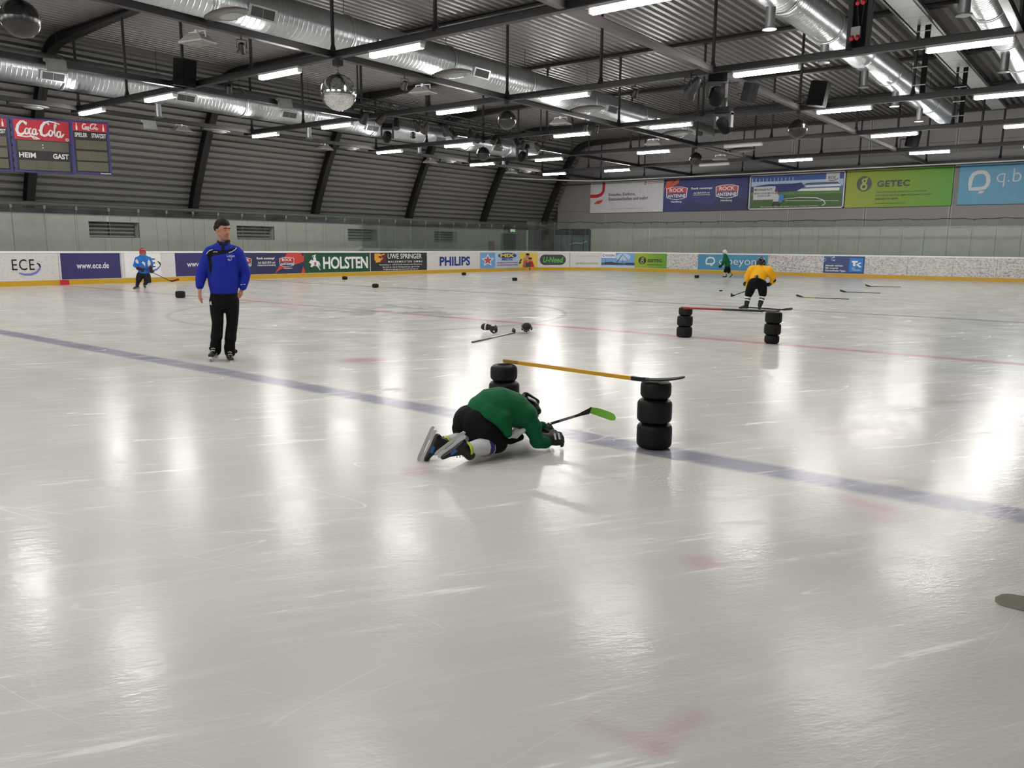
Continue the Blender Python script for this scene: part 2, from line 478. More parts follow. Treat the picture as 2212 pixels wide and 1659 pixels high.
panel_row(wl, 2.4-1.13*20, 42.15, 0.0, 2.66, [(a, b, *WZ) for a, b in WIN], lambda y, z: ((XW-.06, y, z), (XW, y, z)), M_panel)
panel_row(wl, 44.2, 45.3, 0.0, 2.66, [], lambda y, z: ((XW-.06, y, z), (XW, y, z)), M_panel, 1.1)
panel_row(wl, 42.15, 44.2, 2.42, 2.66, [], lambda y, z: ((XW-.06, y, z), (XW, y, z)), M_panel, 2.05)
mb = MB(); mb.bbox((XW-.2, YN-4, 2.66), (XW+.12, YW, 2.82)); mb.build('eaves_trim', M_black, wl)
mb = MB(); mb.path([(XW+.25, YN-4, 2.98), (XW+.25, YW-1.5, 2.98)], .09, 10); mb.build('pipe', mat('grey_pipe', srgb(92, 93, 92), .5), wl)
M_reveal = mat('window_reveal', srgb(196, 198, 192), .5)
M_louvre = mat('louvre_grey', srgb(170, 174, 172), .35, .2)
for i, (a, b) in enumerate(WIN):
    w_ = thing('window_%d' % (i+1), 'louvred strip window recessed in the white wall panels', 'window', (XW, (a+b)/2, WZ[0]), 'louvred windows', kind='structure')
    mb = MB(); mb.bbox((XW-.42, a, WZ[0]), (XW-.40, b, WZ[1])); mb.build('pane', M_black, w_)
    mb = MB(); mb.bbox((XW-.42, a-.03, WZ[0]-.03), (XW-.005, b+.03, WZ[0])); mb.bbox((XW-.42, a-.03, WZ[1]), (XW-.005, b+.03, WZ[1]+.03))
    mb.bbox((XW-.42, a-.03, WZ[0]), (XW-.005, a, WZ[1])); mb.bbox((XW-.42, b, WZ[0]), (XW-.005, b+.03, WZ[1])); mb.build('frame', M_reveal, w_)
    for k in range(4):
        z = WZ[0]+.06+k*.155
        mb = MB(); mb.box((XW-.24, (a+b)/2-.05, z), (.02, b-a-.14, .065), Euler((0, .5, 0)).to_matrix()); mb.build('slat', M_louvre, w_)
# door and signs on the left wall
dr = thing('door_1', 'dark double door in the white side wall under the exit sign', 'door', (XW, 43.2, 0), kind='structure')
mb = MB(); mb.bbox((XW-.30, 42.2, 0), (XW-.22, 43.16, 2.38)); mb.build('leaf', M_black, dr)
mb = MB(); mb.bbox((XW-.30, 43.18, 0), (XW-.22, 44.15, 2.38)); mb.build('leaf', M_black, dr)
mb = MB(); mb.bbox((XW-.3, 42.13, 0), (XW+.03, 42.2, 2.42)); mb.bbox((XW-.3, 44.15, 0), (XW+.03, 44.22, 2.42)); mb.bbox((XW-.3, 42.13, 2.38), (XW+.03, 44.22, 2.44)); mb.build('frame', M_reveal, dr)
mb = MB(); mb.tube((XW-.19, 43.12, 1.0), (XW-.19, 43.12, 1.25), .015); mb.build('handle', M_louvre, dr)

# ---- end wall: grey cassettes above, white panels below, recess at the corner
M_grey = mat('grey_wall_panel', srgb(140, 136, 136), .5, 0, .4, var=.04)
we = thing('wall_end', 'grey panelled end wall with white lower panels behind the goal', 'wall', (XC, YW, 0), kind='structure')
x = XB-3
cols = [-33.3, -29.2, -24.95, -20.7, -16.45, -12.15, -7.85, -3.6, .7, 4.4]
for a, b in zip(cols, cols[1:]):
    for z0, z1 in ((2.78, 4.0), (4.0, 5.9), (5.9, 7.2), (7.2, 9.2)):
        mb = MB(); mb.bbox((a+.006, YW, z0+.006), (b-.006, YW+.12, z1-.006)); mb.build('panel', M_grey, we)
for a in cols[1:-1]:
    mb = MB(); mb.bbox((a-.09, YW-.03, 2.76), (a-.03, YW, 8.9)); mb.bbox((a+.03, YW-.03, 2.76), (a+.09, YW, 8.9)); mb.build('cover_strip', mat('cover_strip_grey', srgb(160, 160, 162), .5), we)
mb = MB(); mb.bbox((-35, YW+.12, 0), (6, YW+.3, 10)); mb.build('backing', M_wallback, we)
xj = -30.35; k = 0
while xj < XRW+.4:
    mb = MB(); mb.bbox((xj+.006, YW-.10, 0), (xj+1.125-.006, YW+.05, 2.74)); mb.build('panel', M_panel, we); xj += 1.125
mb = MB(); mb.bbox((-30.4, YW-.14, 2.74), (XRW, YW, 2.80)); mb.build('eaves_trim', mat('light_trim', srgb(190, 192, 188), .5), we)
mb = MB(); mb.bbox((-30.1, YW-.22, 6.28), (XRW, YW-.02, 6.62)); mb.build('ledge', mat('ledge_grey', srgb(150, 150, 150), .5), we)
# near end and camera-side walls close the hall
wn = thing('wall_near', 'white panelled wall at the near end behind the camera', 'wall', (XC, YN-4, 0), kind='structure')
for i in range(33):
    mb = MB(); mb.bbox((XW-.3+i*1.16, YN-4.1, 0), (XW-.3+i*1.16+1.15, YN-4, 2.74)); mb.build('panel', M_panel, wn)
mb = MB(); mb.bbox((XW-1, YN-4.2, 2.74), (XRW+1, YN-4.02, 9.5)); mb.build('panel', M_grey, wn)
wr = thing('wall_right', 'white panelled wall along the camera side of the rink', 'wall', (XRW, 13, 0), kind='structure')
for i in range(24):
    mb = MB(); mb.bbox((XRW, YN-4+i*3.03, 0), (XRW+.2, YN-4+i*3.03+3.02, 2.72)); mb.build('panel', M_panel, wr)
# ================================================================ RINK BOARDS
def scuffed(name, lo, hi, amt):
    m = bpy.data.materials.new(name); m.use_nodes = True; t = NT(m); p = t.n['Principled BSDF']; P = t.pos()
    a, _ = t.noise(t.mapping(P, scale=(1, 1, 1.6)), 11, 4, .75); b, _ = t.noise(P, .5, 2)
    k = t.m('MULTIPLY', t.ramp(a, lo, hi), t.m('MULTIPLY', t.m('ADD', t.m('MULTIPLY', b, .7), .35), amt))
    t.put(p.inputs['Base Color'], t.mix(k, srgb(212, 209, 206), srgb(96, 94, 96)))
    p.inputs['Roughness'].default_value = .4; return m
M_scuff = scuffed('scuffed_board', .47, .60, 1.0); M_board = scuffed('rink_board_plastic', .54, .70, .55)
M_rail = mat('white_top_rail', srgb(236, 236, 232), .3)
M_kick = mat('yellow_kick_plate', srgb(200, 158, 36), .4, var=.15, vscale=2)
M_redk = mat('red_plastic', srgb(196, 28, 40), .4)
M_steel = mat('brushed_steel', srgb(170, 172, 174), .3, .9)
# path of the boards: s along left straight, corner arc, end straight, corner arc, camera side
_L1 = (YB-RB)-(YN+RB); _LA = PI/2*RB; _L2 = (XR-RB)-(XB+RB)
def bpath(s):
    """point, inward normal of the board line at arc length s (s = 0 at the near end of the left side)"""
    if s < _L1: return Vector((XB, YN+RB+s, 0)), Vector((1, 0, 0))
    s -= _L1
    if s < _LA:
        a = PI-s/RB; n = Vector((-math.cos(a), -math.sin(a), 0)); return Vector((XB+RB, YB-RB, 0))-n*RB, n
    s -= _LA
    if s < _L2: return Vector((XB+RB+s, YB, 0)), Vector((0, -1, 0))
    s -= _L2
    if s < _LA:
        a = PI/2-s/RB; n = Vector((-math.cos(a), -math.sin(a), 0)); return Vector((XR-RB, YB-RB, 0))-n*RB, n
    s -= _LA
    return Vector((XR, YB-RB-s, 0)), Vector((-1, 0, 0))
S_END = _L1+_LA+_L2+_LA
def bw(s, off, z):
    p, n = bpath(s); q = p+n*off; return (q.x, q.y, z)
_SS = np.linspace(4, S_END, 4000)
_SX = np.array([proj(bw(s, 0, .65))[0] if (RM.T @ (np.array(bw(s, 0, .65))-[0, 0, CAMH]))[2] > .5 else -9999 for s in _SS])
def s_at(px):
    """arc length where the board line crosses picture column px"""
    for i in range(len(_SS)-1):
        if _SX[i] > -9000 and (_SX[i]-px)*(_SX[i+1]-px) <= 0 and _SX[i] < _SX[i+1]:
            return float(_SS[i]+(_SS[i+1]-_SS[i])*(px-_SX[i])/(_SX[i+1]-_SX[i]))
    return None
def strip_mesh(s0, s1, o0, o1, z0, z1, name, m, parent, step=.5):
    n = max(1, math.ceil((s1-s0)/step)); mb = MB(); R = []
    for i in range(n+1):
        s = s0+(s1-s0)*i/n; R.append([bw(s, o0, z0), bw(s, o1, z0), bw(s, o1, z1), bw(s, o0, z1)])
    mb.loft(R, True, 0, False); return mb.build(name, m, parent)
BH = 1.22
AZ0, AZ1 = .20, 1.145
class Board:
    """one dasher-board section with printed front; u in 0..1 along, v in 0..1 up the advert"""
    def __init__(s, px0, px1, label, face, s0=None, s1=None):
        s.s0 = s_at(px0) if s0 is None else s0; s.s1 = s_at(px1) if s1 is None else s1
        mid = bw((s.s0+s.s1)/2, -.06, 0)
        s.t = thing('rink_board', label, 'rink board', mid, 'rink board sections')
        g = .006
        strip_mesh(s.s0+g, s.s1-g, -.12, 0, .18, 1.15, 'panel', face, s.t)
        strip_mesh(s.s0, s.s1, -.12, .012, 0.0, .18, 'kick_plate', M_kick, s.t)
        strip_mesh(s.s0, s.s1, -.14, .02, 1.15, BH, 'top_rail', M_rail, s.t)
        s.k = 0; s.L = s.s1-s.s0
    def _map(s, u, v, off): return bw(s.s0+u*(s.s1-s.s0), off, AZ0+v*(AZ1-AZ0))
    def tri(s, vs, fs, name, m, parent=None):
        s.k += 1; off = .004+.0025*s.k; mb = MB()
        if s.bent():
            bm = bmesh.new(); bv = [bm.verts.new((u*s.L, v, 0)) for u, v in vs]
            for f in fs:
                try: bm.faces.new([bv[i] for i in f])
                except ValueError: pass
            x = .2*math.ceil(min(u for u, v in vs)*s.L/.2); hi = max(u for u, v in vs)*s.L
            while x < hi:
                bmesh.ops.bisect_plane(bm, geom=bm.verts[:]+bm.edges[:]+bm.faces[:], plane_co=(x, 0, 0), plane_no=(1, 0, 0)); x += .2
            bm.verts.index_update(); vs = [(v.co.x/s.L, v.co.y) for v in bm.verts]; fs = [[v.index for v in f.verts] for f in bm.faces]; bm.free()
        mb.add([s._map(u, v, off) for u, v in vs], fs)
        return mb.build(name, m, parent or s.t)
    def bent(s): return s.s1 > _L1 and s.s0 < _L1+_LA
    def rect(s, u0, v0, u1, v1, m, name='print', n=None):
        n = n or max(1, math.ceil((u1-u0)*s.L/.5)); us = [u0+(u1-u0)*i/n for i in range(n+1)]
        return s.tri([(u, v0) for u in us]+[(u, v1) for u in us], [(i, i+1, n+2+i, n+1+i) for i in range(n)], name, m)
    def poly(s, pts, m, name='emblem'): return s.tri(pts, [tuple(range(len(pts)))], name, m)
    def text(s, body, u0, v0, u1, v1, m, bold=.01, shear=0, spacing=1.0, line=1.0, align='CENTER', name='lettering'):
        vs, fs = text_verts(body, bold, shear, spacing, line, align)
        return s.tri([(u0+(u1-u0)*x, v0+(v1-v0)*y) for x, y in vs], fs, name, m)
    def ell(s, cu, cv, ru, rv, m, n=24, name='emblem', a0=0, a1=2*PI):
        return s.poly([(cu+ru*math.cos(a0+(a1-a0)*i/n), cv+rv*math.sin(a0+(a1-a0)*i/n)) for i in range(n)], m, name)
    def stroke(s, pts, w, m, name='emblem'):
        """ribbon of width w (in units of v) along pts; w may be a list"""
        asp = s.L/(AZ1-AZ0); n = len(pts); ws = w if isinstance(w, (list, tuple)) else [w]*n; vs = []
        for i in range(n):
            a = pts[max(i-1, 0)]; b = pts[min(i+1, n-1)]; d = Vector(((b[0]-a[0])*asp, b[1]-a[1])).normalized()
            vs += [(pts[i][0]-d.y*ws[i]/2/asp, pts[i][1]+d.x*ws[i]/2), (pts[i][0]+d.y*ws[i]/2/asp, pts[i][1]-d.x*ws[i]/2)]
        return s.tri(vs, [(2*i, 2*i+1, 2*i+3, 2*i+2) for i in range(n-1)], name, m)
def arcpts(cu, cv, ru, rv, a0, a1, n=14): return [(cu+ru*math.cos(a0+(a1-a0)*i/n), cv+rv*math.sin(a0+(a1-a0)*i/n)) for i in range(n+1)]

K_white = mat('print_white', srgb(232, 232, 230), .4); K_black = mat('print_black', srgb(24, 24, 26), .4)
K_navy = mat('print_navy', srgb(54, 50, 104), .35); K_swoosh = mat('print_swoosh_blue', srgb(112, 120, 190), .4)
K_rnavy = mat('print_radio_navy', srgb(42, 46, 84), .4); K_rred = mat('print_radio_red', srgb(196, 66, 56), .4)
K_badge = mat('print_badge_red', srgb(190, 44, 48), .4); K_badgeb = mat('print_badge_blue', srgb(40, 44, 110), .4)
K_green = mat('print_bottle_green', srgb(22, 74, 48), .4); K_char = mat('print_charcoal', srgb(44, 44, 46), .4)
K_gold = mat('print_gold', srgb(222, 160, 60), .4); K_maroon = mat('print_maroon', srgb(92, 34, 48), .4)
K_phil = mat('print_deep_blue', srgb(26, 52, 130), .4); K_sky = mat('print_sky_blue', srgb(110, 160, 210), .4)
K_yel = mat('print_yellow', srgb(226, 200, 96), .4); K_red = mat('print_red', srgb(190, 40, 44), .4)
K_pill = mat('print_dark_grey', srgb(70, 74, 70), .4); K_lime = mat('print_lime', srgb(100, 180, 80), .4)
K_getec = mat('print_yellow_green', srgb(150, 176, 46), .4); K_getec2 = mat('print_leaf_green', srgb(102, 160, 52), .4)
K_qb = mat('print_cyan_blue', srgb(68, 140, 172), .4); K_tk = mat('print_tk_navy', srgb(52, 72, 122), .4); K_tkb = mat('print_bright_blue', srgb(36, 124, 200), .4)
K_grey = mat('print_pale_grey', srgb(170, 168, 166), .5); K_skin = mat('print_skin_tone', srgb(196, 140, 110), .5)
K_cloud = mat('print_pale_sky', srgb(176, 200, 226), .4); K_dkblue = mat('print_slate_blue', srgb(62, 84, 120), .4)
K_ltgreen = mat('print_faded_green', srgb(130, 160, 110), .5); K_redprint = mat('print_soft_red', srgb(186, 84, 88), .5)

def gradient(name, x0, x1, a, b):
    m = bpy.data.materials.new(name); m.use_nodes = True; t = NT(m); p = t.n['Principled BSDF']; sx = t.new('ShaderNodeSeparateXYZ'); t.l.new(t.pos(), sx.inputs[0])
    t.put(p.inputs['Base Color'], t.mix(t.ramp(sx.outputs[0], x0, x1), a, b)); p.inputs['Roughness'].default_value = .5; return m
def rock_badge(B, cu, cv, w, h):
    P = lambda x, y: (cu+x*w/2, cv+y*h/2)
    out = [P(-1, .75), P(-.5, .95), P(0, 1), P(.5, .95), P(1, .75), P(.95, -.6), P(.5, -.85), P(0, -.95), P(-.5, -.85), P(-.95, -.6)]
    B.poly(out, K_white); inn = [(cu+(x-cu)*.93, cv+(y-cv)*.92) for x, y in out]; B.poly(inn, K_badgeb)
    B.poly([inn[0], inn[1], inn[2], inn[3], inn[4], P(.91, .02), P(-.91, .02)], K_badge)
    B.text('ROCK', cu-.33*w, cv+.10*h, cu+.33*w, cv+.37*h, K_white, .02)
    B.text('ANTENNE', cu-.42*w, cv-.30*h, cu+.42*w, cv-.06*h, K_white, .02)
def g_emblem(B, cu, cv, ru, rv, ink, paper):
    B.ell(cu, cv, ru, rv, ink)
    B.stroke(arcpts(cu+.02*ru, cv+.38*rv, .25*ru, .25*rv, 0, 2*PI), .11*rv*2, paper)
    B.stroke(arcpts(cu-.02*ru, cv-.38*rv, .36*ru, .34*rv, 0, 2*PI), .12*rv*2, paper)
    B.stroke([(cu+.2*ru, cv+.6*rv), (cu+.42*ru, cv+.76*rv)], .12*rv*2, paper)
    B.stroke([(cu-.02*ru, cv+.12*rv), (cu-.2*ru, cv), (cu-.05*ru, cv-.06*rv)], .1*rv*2, paper)
def q_emblem(B, cu, cv, ru, rv, ink):
    pts = [(cu+x*ru, cv+y*rv) for x, y in ((.2, -.65), (-.9, -.65), (-.92, -.1), (-.88, .35), (-.68, .72), (-.3, .90), (.1, .93), (.5, .85), (.80, .55), (.9, .1), (.85, -.28), (.6, -.56), (.2, -.65))]
    B.stroke(pts, .22*rv*1.6, ink); B.poly([(cu-.05*ru, cv-1.12*rv), (cu+.1*ru, cv-.9*rv), (cu+.62*ru, cv-.86*rv), (cu+.42*ru, cv-1.1*rv)], ink)
def ece(B, u0, v0, u1, v1):
    w = u1-u0; h = v1-v0
    B.text('ECE', u0, v0+.3*h, u0+.78*w, v1, K_black, .004, spacing=1.15)
    B.stroke([(u0+.22*w, v0+.13*h), (u0+.4*w, v0+.03*h), (u0+.62*w, v0+.02*h), (u0+.82*w, v0+.14*h), (u0+.95*w, v0+.36*h), (u0+.985*w, v0+.5*h)], [.07*h, .13*h, .15*h, .14*h, .11*h, .08*h], K_swoosh)
    B.stroke([(u0+.985*w, v0+.48*h), (u0+.95*w, v0+.66*h), (u0+.87*w, v0+.76*h)], [.09*h, .12*h, .04*h], K_black)

# plain sections of the left side before the picture begins
_sA = s_at(2)-3.2
for i in range(6):
    s1 = _sA-(5-i)*3.6
    if s1 > 4: Board(0, 0, 'plain white rink board section beside the ECE board', M_board, s1-3.6, s1)
B = Board(0, 127.5, 'white rink board section with large black ECE letters beside the red marker', M_board, _sA, s_at(127.5)); ew = s_at(25)
fu = lambda px: (s_at(px)-B.s0)/B.L
ece(B, fu(26), .20, fu(88), .78)
B = Board(127.5, 262, 'dark blue rink board section with white web address above the red marker', M_board); B.rect(.03, .0, .985, 1, K_navy); B.text('www.ece.de', .27, .40, .79, .64, K_white, .012)
strip_mesh(s_at(126.5), s_at(146), .012, .02, 0, .18, 'marker', M_redk, B.t)
B = Board(262, 379, 'white rink board section with ECE letters behind the blue-jersey player', M_board); B.rect(.06, 0, .72, 1, K_white)
fu = lambda px: (s_at(px)-B.s0)/B.L
ece(B, fu(292), .24, fu(347.5), .78)
B = Board(379, 497, 'dark blue rink board section with web address behind the standing coach', M_board); B.rect(.0, .0, 1, 1, K_navy); B.text('www.ece.de', .20, .40, .76, .64, K_white, .012)
B = Board(497, 658, 'navy and red radio station rink board section beside the green beer board', M_board); B.rect(0, 0, 1, 1, K_rnavy)
fu = lambda px: (s_at(px)-B.s0)/B.L
B.poly([(fu(592), 0), (fu(604), .2), (fu(656), .56), (fu(658), .98), (fu(655), .8), (fu(650), 1), (fu(621), 1)], K_rred); B.poly([(fu(650), 0), (fu(654), .35), (1, .1), (1, 0)], K_rred)
rock_badge(B, fu(619.5), .55, fu(636)-fu(604), .48); rock_badge(B, fu(528), .55, fu(543)-fu(513), .48)
B.text('Hamburg', fu(612), .20, fu(630), .30, K_white, .02)
B.text('Rock nonstop!', fu(554), .66, fu(592), .80, K_white, .03); B.text('Auf 106.8 UKW und', fu(556), .49, fu(593), .60, K_white, .015); B.text('rockantenne.hamburg', fu(555), .36, fu(594), .47, K_white, .015)
B = Board(658, 799, 'dark green rink board section with large white brewery lettering and knight emblem', M_board); B.rect(0, 0, 1, 1, K_green)
B.text('HOLSTEN', .265, .17, .965, .80, K_white, .028, spacing=.95)
def knight(B, cu, cv, w, h):
    P = lambda x, y: (cu+x*w, cv+y*h)
    B.poly([P(-.42, .10), P(-.3, .2), P(-.1, .14), P(.2, .12), P(.36, .05), P(.46, -.1), P(.42, -.3), P(.36, -.1), P(.3, -.12), P(.34, -.3), P(.48, -.46), P(.4, -.47), P(.22, -.28), P(.1, -.2), P(-.12, -.2), P(-.22, -.3), P(-.40, -.30), P(-.44, -.42), P(-.36, -.2), P(-.3, -.08), P(-.42, -.02), P(-.5, .02)], K_white)
    B.poly([P(-.1, .1), P(-.14, .3), P(-.02, .38), P(.1, .3), P(.12, .1)], K_white); B.ell(cu-.0*w, cv+.42*h, .07*w, .08*h, K_white, 10)
    B.stroke([P(-.1, .3), P(-.2, .42), P(.1, .52)], .05*h, K_white); B.poly([P(-.08, .04), P(.12, .04), P(.1, -.14), P(.02, -.2), P(-.06, -.14)], K_redprint)
knight(B, .145, .5, .17, .78)
B = Board(799, 922, 'black rink board section of a painter firm with white name lettering', M_board); B.rect(.012, 0, 1, 1, K_char)
B.rect(.075, .45, .27, .95, K_maroon); B.poly([(.075, .95), (.17, .95), (.19, .84), (.13, .78), (.19, .66), (.17, .5), (.09, .45), (.1, .55), (.075, .58)], K_gold); B.stroke([(.24, .92), (.17, .85), (.21, .7), (.15, .52)], .07, K_gold)
B.text('UWE SPRINGER', .295, .66, .90, .94, K_white, .008); B.text('MALERMEISTER GMBH', .30, .45, .91, .55, K_white, .015, spacing=1.3)
B.text('Ramskamp 6 · 25337 Kölln-Reisiek (bei Elmshorn)', .15, .29, .9, .38, K_white, .012); B.text('Tel. 0 41 21 / 26 15 77-0 Fax 0 41 21 / 26 15 77-8', .20, .16, .85, .25, K_white, .012); B.text('info@maler-springer.de www.maler-springer.de', .21, .03, .83, .12, K_white, .012)
B = Board(922, 1037, 'white rink board section with dark blue PHILIPS lettering', M_board); B.text('PHILIPS', .225, .20, .80, .76, K_phil, .035)
B = Board(1037, 1161, 'supermarket rink board section with star emblem and group of people in corner', M_board)
B.rect(0, 0, .26, 1, K_sky); B.rect(.26, 0, .70, 1, K_cloud); B.rect(.70, 0, 1, 1, K_yel)
st = [(.13+.115*(1 if i % 2 == 0 else .45)*math.sin(2*PI*i/10), .50+.42*(1 if i % 2 == 0 else .45)*math.cos(2*PI*i/10)) for i in range(10)]; B.poly(st, K_white); B.poly([(.13+(u-.13)*.72, .5+(v-.5)*.72) for u, v in st], K_redprint)
B.ell(.48, .79, .17, .2, K_tk); B.text('MIX', .35, .68, .61, .92, K_yel, .04); B.rect(.36, .47, .60, .60, K_cloud); B.text('Markt', .38, .48, .58, .60, K_phil, .03)
B.text('IHR SPEZIALIST FÜR OSTEUROPA', .29, .30, .67, .39, K_red, .03); B.text('UND RUSSISCHE SPEZIALITÄTEN', .29, .15, .67, .24, K_red, .03)
B.stroke([(.73, .34), (.70, .26), (.72, .45), (.74, .55)], .1, K_black); B.ell(.80, .55, .03, .12, K_skin); B.ell(.84, .78, .03, .12, K_skin); B.ell(.88, .5, .03, .13, K_skin); B.poly([(.76, .02), (.78, .42), (.84, .5), (.84, .02)], K_redprint); B.poly([(.84, .02), (.85, .40), (.92, .4), (.95, .02)], K_red); B.rect(.81, .02, .89, .3, K_pill)
B.ell(.84, .87, .03, .07, K_black); B.ell(.88, .60, .032, .07, K_maroon)
B = Board(1161, 1299, 'white rink board section with grey pill sign and green italic lettering', M_board)
B.poly(arcpts(.13, .5, .09, .36, PI/2, 1.5*PI)+arcpts(.38, .5, .09, .36, -PI/2, PI/2), K_pill); B.text('U-Need', .10, .30, .43, .70, K_lime, .025, .25)
B.text('www.u-need-gmbh.de', .62, .72, .97, .82, K_grey, .01); B.text('IHR PERSONALDIENSTLEISTER', .63, .20, .95, .32, K_ltgreen, .012)
strip_mesh(s_at(1230), s_at(1231), .004, .008, .2, 1.14, 'seam', M_steel, B.t)
B = Board(1299, 1371, 'rink board section with crane and excavator against a blue sky', M_board); B.rect(0, 0, 1, 1, K_sky); B.rect(0, .0, 1, .16, K_cloud); B.rect(0, .16, 1, .32, K_dkblue); B.ell(.65, .72, .22, .25, K_cloud)
B.rect(0, .66, .42, 1, K_white); B.text('EGGERS', .12, .76, .40, .90, K_phil, .03); B.stroke(arcpts(.07, .83, .03, .07, .3, 5.6), .04, K_phil)
B.stroke([(.44, .28), (.63, .93), (.78, .55), (.76, .5)], [.05, .045, .035, .02], K_char); B.stroke([(.625, .6), (.63, .22)], .03, K_char); B.poly([(.1, .22), (.1, .36), (.3, .40), (.42, .32), (.62, .3), (.6, .22)], K_char); B.stroke([(.12, .35), (.12, .62)], .02, K_char); B.poly([(.72, .24), (.74, .34), (.98, .34), (1, .24)], K_char)
B = Board(1371, 1440, 'yellow green rink board section with round black emblem and black lettering', M_board); B.rect(0, 0, 1, 1, gradient('print_green_blend', bw(B.s0, 0, 0)[0], bw(B.s1, 0, 0)[0], srgb(160, 176, 46), srgb(92, 152, 52))); g_emblem(B, .235, .52, .12, .26, K_char, K_getec); B.text('GETEC', .40, .41, .87, .62, K_char, .03, spacing=1.1); B.text('getec-energyservices.com', .4, .20, .84, .29, K_green, .01)
Board(1440, 1508, 'scuffed white rink board section between the yellow green and light blue boards', M_scuff)
B = Board(1508, 1658, 'light blue rink board section with white q.beyond lettering', M_board); B.rect(0, 0, 1, 1, K_qb); q_emblem(B, .185, .55, .068, .26, K_white); B.text('q.beyond', .315, .22, .93, .82, K_white, -.012)
_w = [1658, 1711, 1779]
for a, b, l in zip(_w, _w[1:], ('touching the light blue q.beyond board', 'touching the dark blue board with square logo')): Board(a, b, 'scuffed white rink board section '+l, M_scuff)
B = Board(1779, 1867, 'blue rink board section with sun rays and a square TK logo', M_board); B.rect(0, 0, 1, 1, K_tk)
for i in range(9):
    a = -.15+i*PI/7.0; B.poly([(.12+.045*math.cos(a), .80+.13*math.sin(a)), (.12+.16*math.cos(a+.12), max(.42, min(1, .80+.5*math.sin(a+.12)))), (.12+.16*math.cos(a-.06), max(.42, min(1, .80+.5*math.sin(a-.06))))], K_cloud, 'print')
B.text('Abwehr stärken.\nMit unseren\nGesundheits-Tipps.', .05, .07, .57, .5, K_white, .02, align='LEFT'); B.rect(.64, .10, .97, .90, K_tkb)
B.poly([(.70, .74), (.84, .74), (.84, .64), (.79, .64), (.79, .44), (.73, .44), (.73, .64), (.70, .64)], K_white); B.poly([(.80, .52), (.90, .66), (.93, .62), (.86, .53), (.94, .40), (.90, .36)], K_white); B.text('Die\nTechniker', .71, .18, .92, .36, K_white, .012, align='LEFT')
_w = [s_at(1867), s_at(1960), s_at(2058), s_at(2153), s_at(2153)+2.4, s_at(2153)+4.8]
for a, b, l in zip(_w, _w[1:], ('first', 'second', 'third', 'fourth', 'fifth')): Board(0, 0, '%s scuffed white rink board section after the board with square TK logo' % l, M_scuff, a, b)
s = _w[-1]; i = 0
while s < S_END+56:
    Board(0, 0, 'plain white rink board section along the camera side of the rink', M_board, s, min(s+3.6, S_END+58)); s += 3.6
# thin red goal-line mark on the corner kick plate
B = s_at(1144.5); o = strip_mesh(B-.05, B+.05, .013, .02, 0, .19, 'goal_line_mark', M_redk, None); tag(o, 'short red goal line mark on the yellow kick plate in the corner', 'marking', kind='structure')

# ================================================================ GLASS ABOVE THE BOARDS
def glass_material():
    m = bpy.data.materials.new('rink_glass'); m.use_nodes = True; t = NT(m)
    for n in list(t.n):
        if n.type != 'OUTPUT_MATERIAL': t.n.remove(n)
    out = [n for n in t.n if n.type == 'OUTPUT_MATERIAL'][0]
    tr = t.new('ShaderNodeBsdfTransparent'); tr.inputs[0].default_value = (.925, .95, .935, 1)
    gl = t.new('ShaderNodeBsdfGlossy'); gl.inputs['Roughness'].default_value = .03; gl.inputs[0].default_value = (.9, .95, .92, 1)
    fr = t.new('ShaderNodeFresnel'); fr.inputs[0].default_value = 1.5
    df = t.new('ShaderNodeBsdfDiffuse'); df.inputs[0].default_value = (.45, .48, .46, 1)
    sm, _ = t.noise(t.pos(), 1.3, 4, .6)
    mx0 = t.new('ShaderNodeMixShader'); t.put(mx0.inputs[0], t.m('MULTIPLY', t.ramp(sm, .3, .8), .10)); t.l.new(tr.outputs[0], mx0.inputs[1]); t.l.new(df.outputs[0], mx0.inputs[2])
    mx = t.new('ShaderNodeMixShader'); t.put(mx.inputs[0], t.m('MULTIPLY', fr.outputs[0], .8)); t.l.new(mx0.outputs[0], mx.inputs[1]); t.l.new(gl.outputs[0], mx.inputs[2])
    t.l.new(mx.outputs[0], out.inputs[0]); return m
M_glass = glass_material()
M_clip = mat('glass_clip', srgb(104, 110, 106), .4)
M_joint = mat('glass_joint', srgb(126, 136, 130), .5)
def glass_run(s0, s1, top, step, label):
    r = thing('rink_glass', label, 'glass screen', bw((s0+s1)/2, -.06, BH), 'glass screens on the boards')
    n = round((s1-s0)/step); prev = None
    for i in range(n):
        a, b = s0+(s1-s0)*i/n, s0+(s1-s0)*(i+1)/n
        strip_mesh(a+.006, b-.006, -.066, -.054, BH, top, 'pane', M_glass, r, .6)
        mb = MB(); p = Vector(bw(a, -.06, 0)); mb.bbox((p.x-.004, p.y-.004, BH), (p.x+.004, p.y+.004, top-.02)); mb.build('joint_strip', M_joint, r)
        mb = MB(); mb.bbox((p.x-.03, p.y-.04, top-.16), (p.x+.03, p.y+.04, top-.04)); mb.build('clip', M_clip, r)
glass_run(s_at(2)-7.1, s_at(240), 2.86, 1.14, 'clear glass screen on the long boards above the ECE lettering')
glass_run(s_at(240)+.09, _L1+1.0, 2.86, 1.14, 'clear glass screen on the long boards above the brewery and painter adverts')
glass_run(_L1+1.09, _L1+_LA-.24, 3.1, 1.1, 'clear curved glass screen round the rink corner')
glass_run(_L1+_LA-.13, _L1+_LA+_L2+.2, 3.16, 1.14, 'clear glass screen on the end boards below the big wall banners')
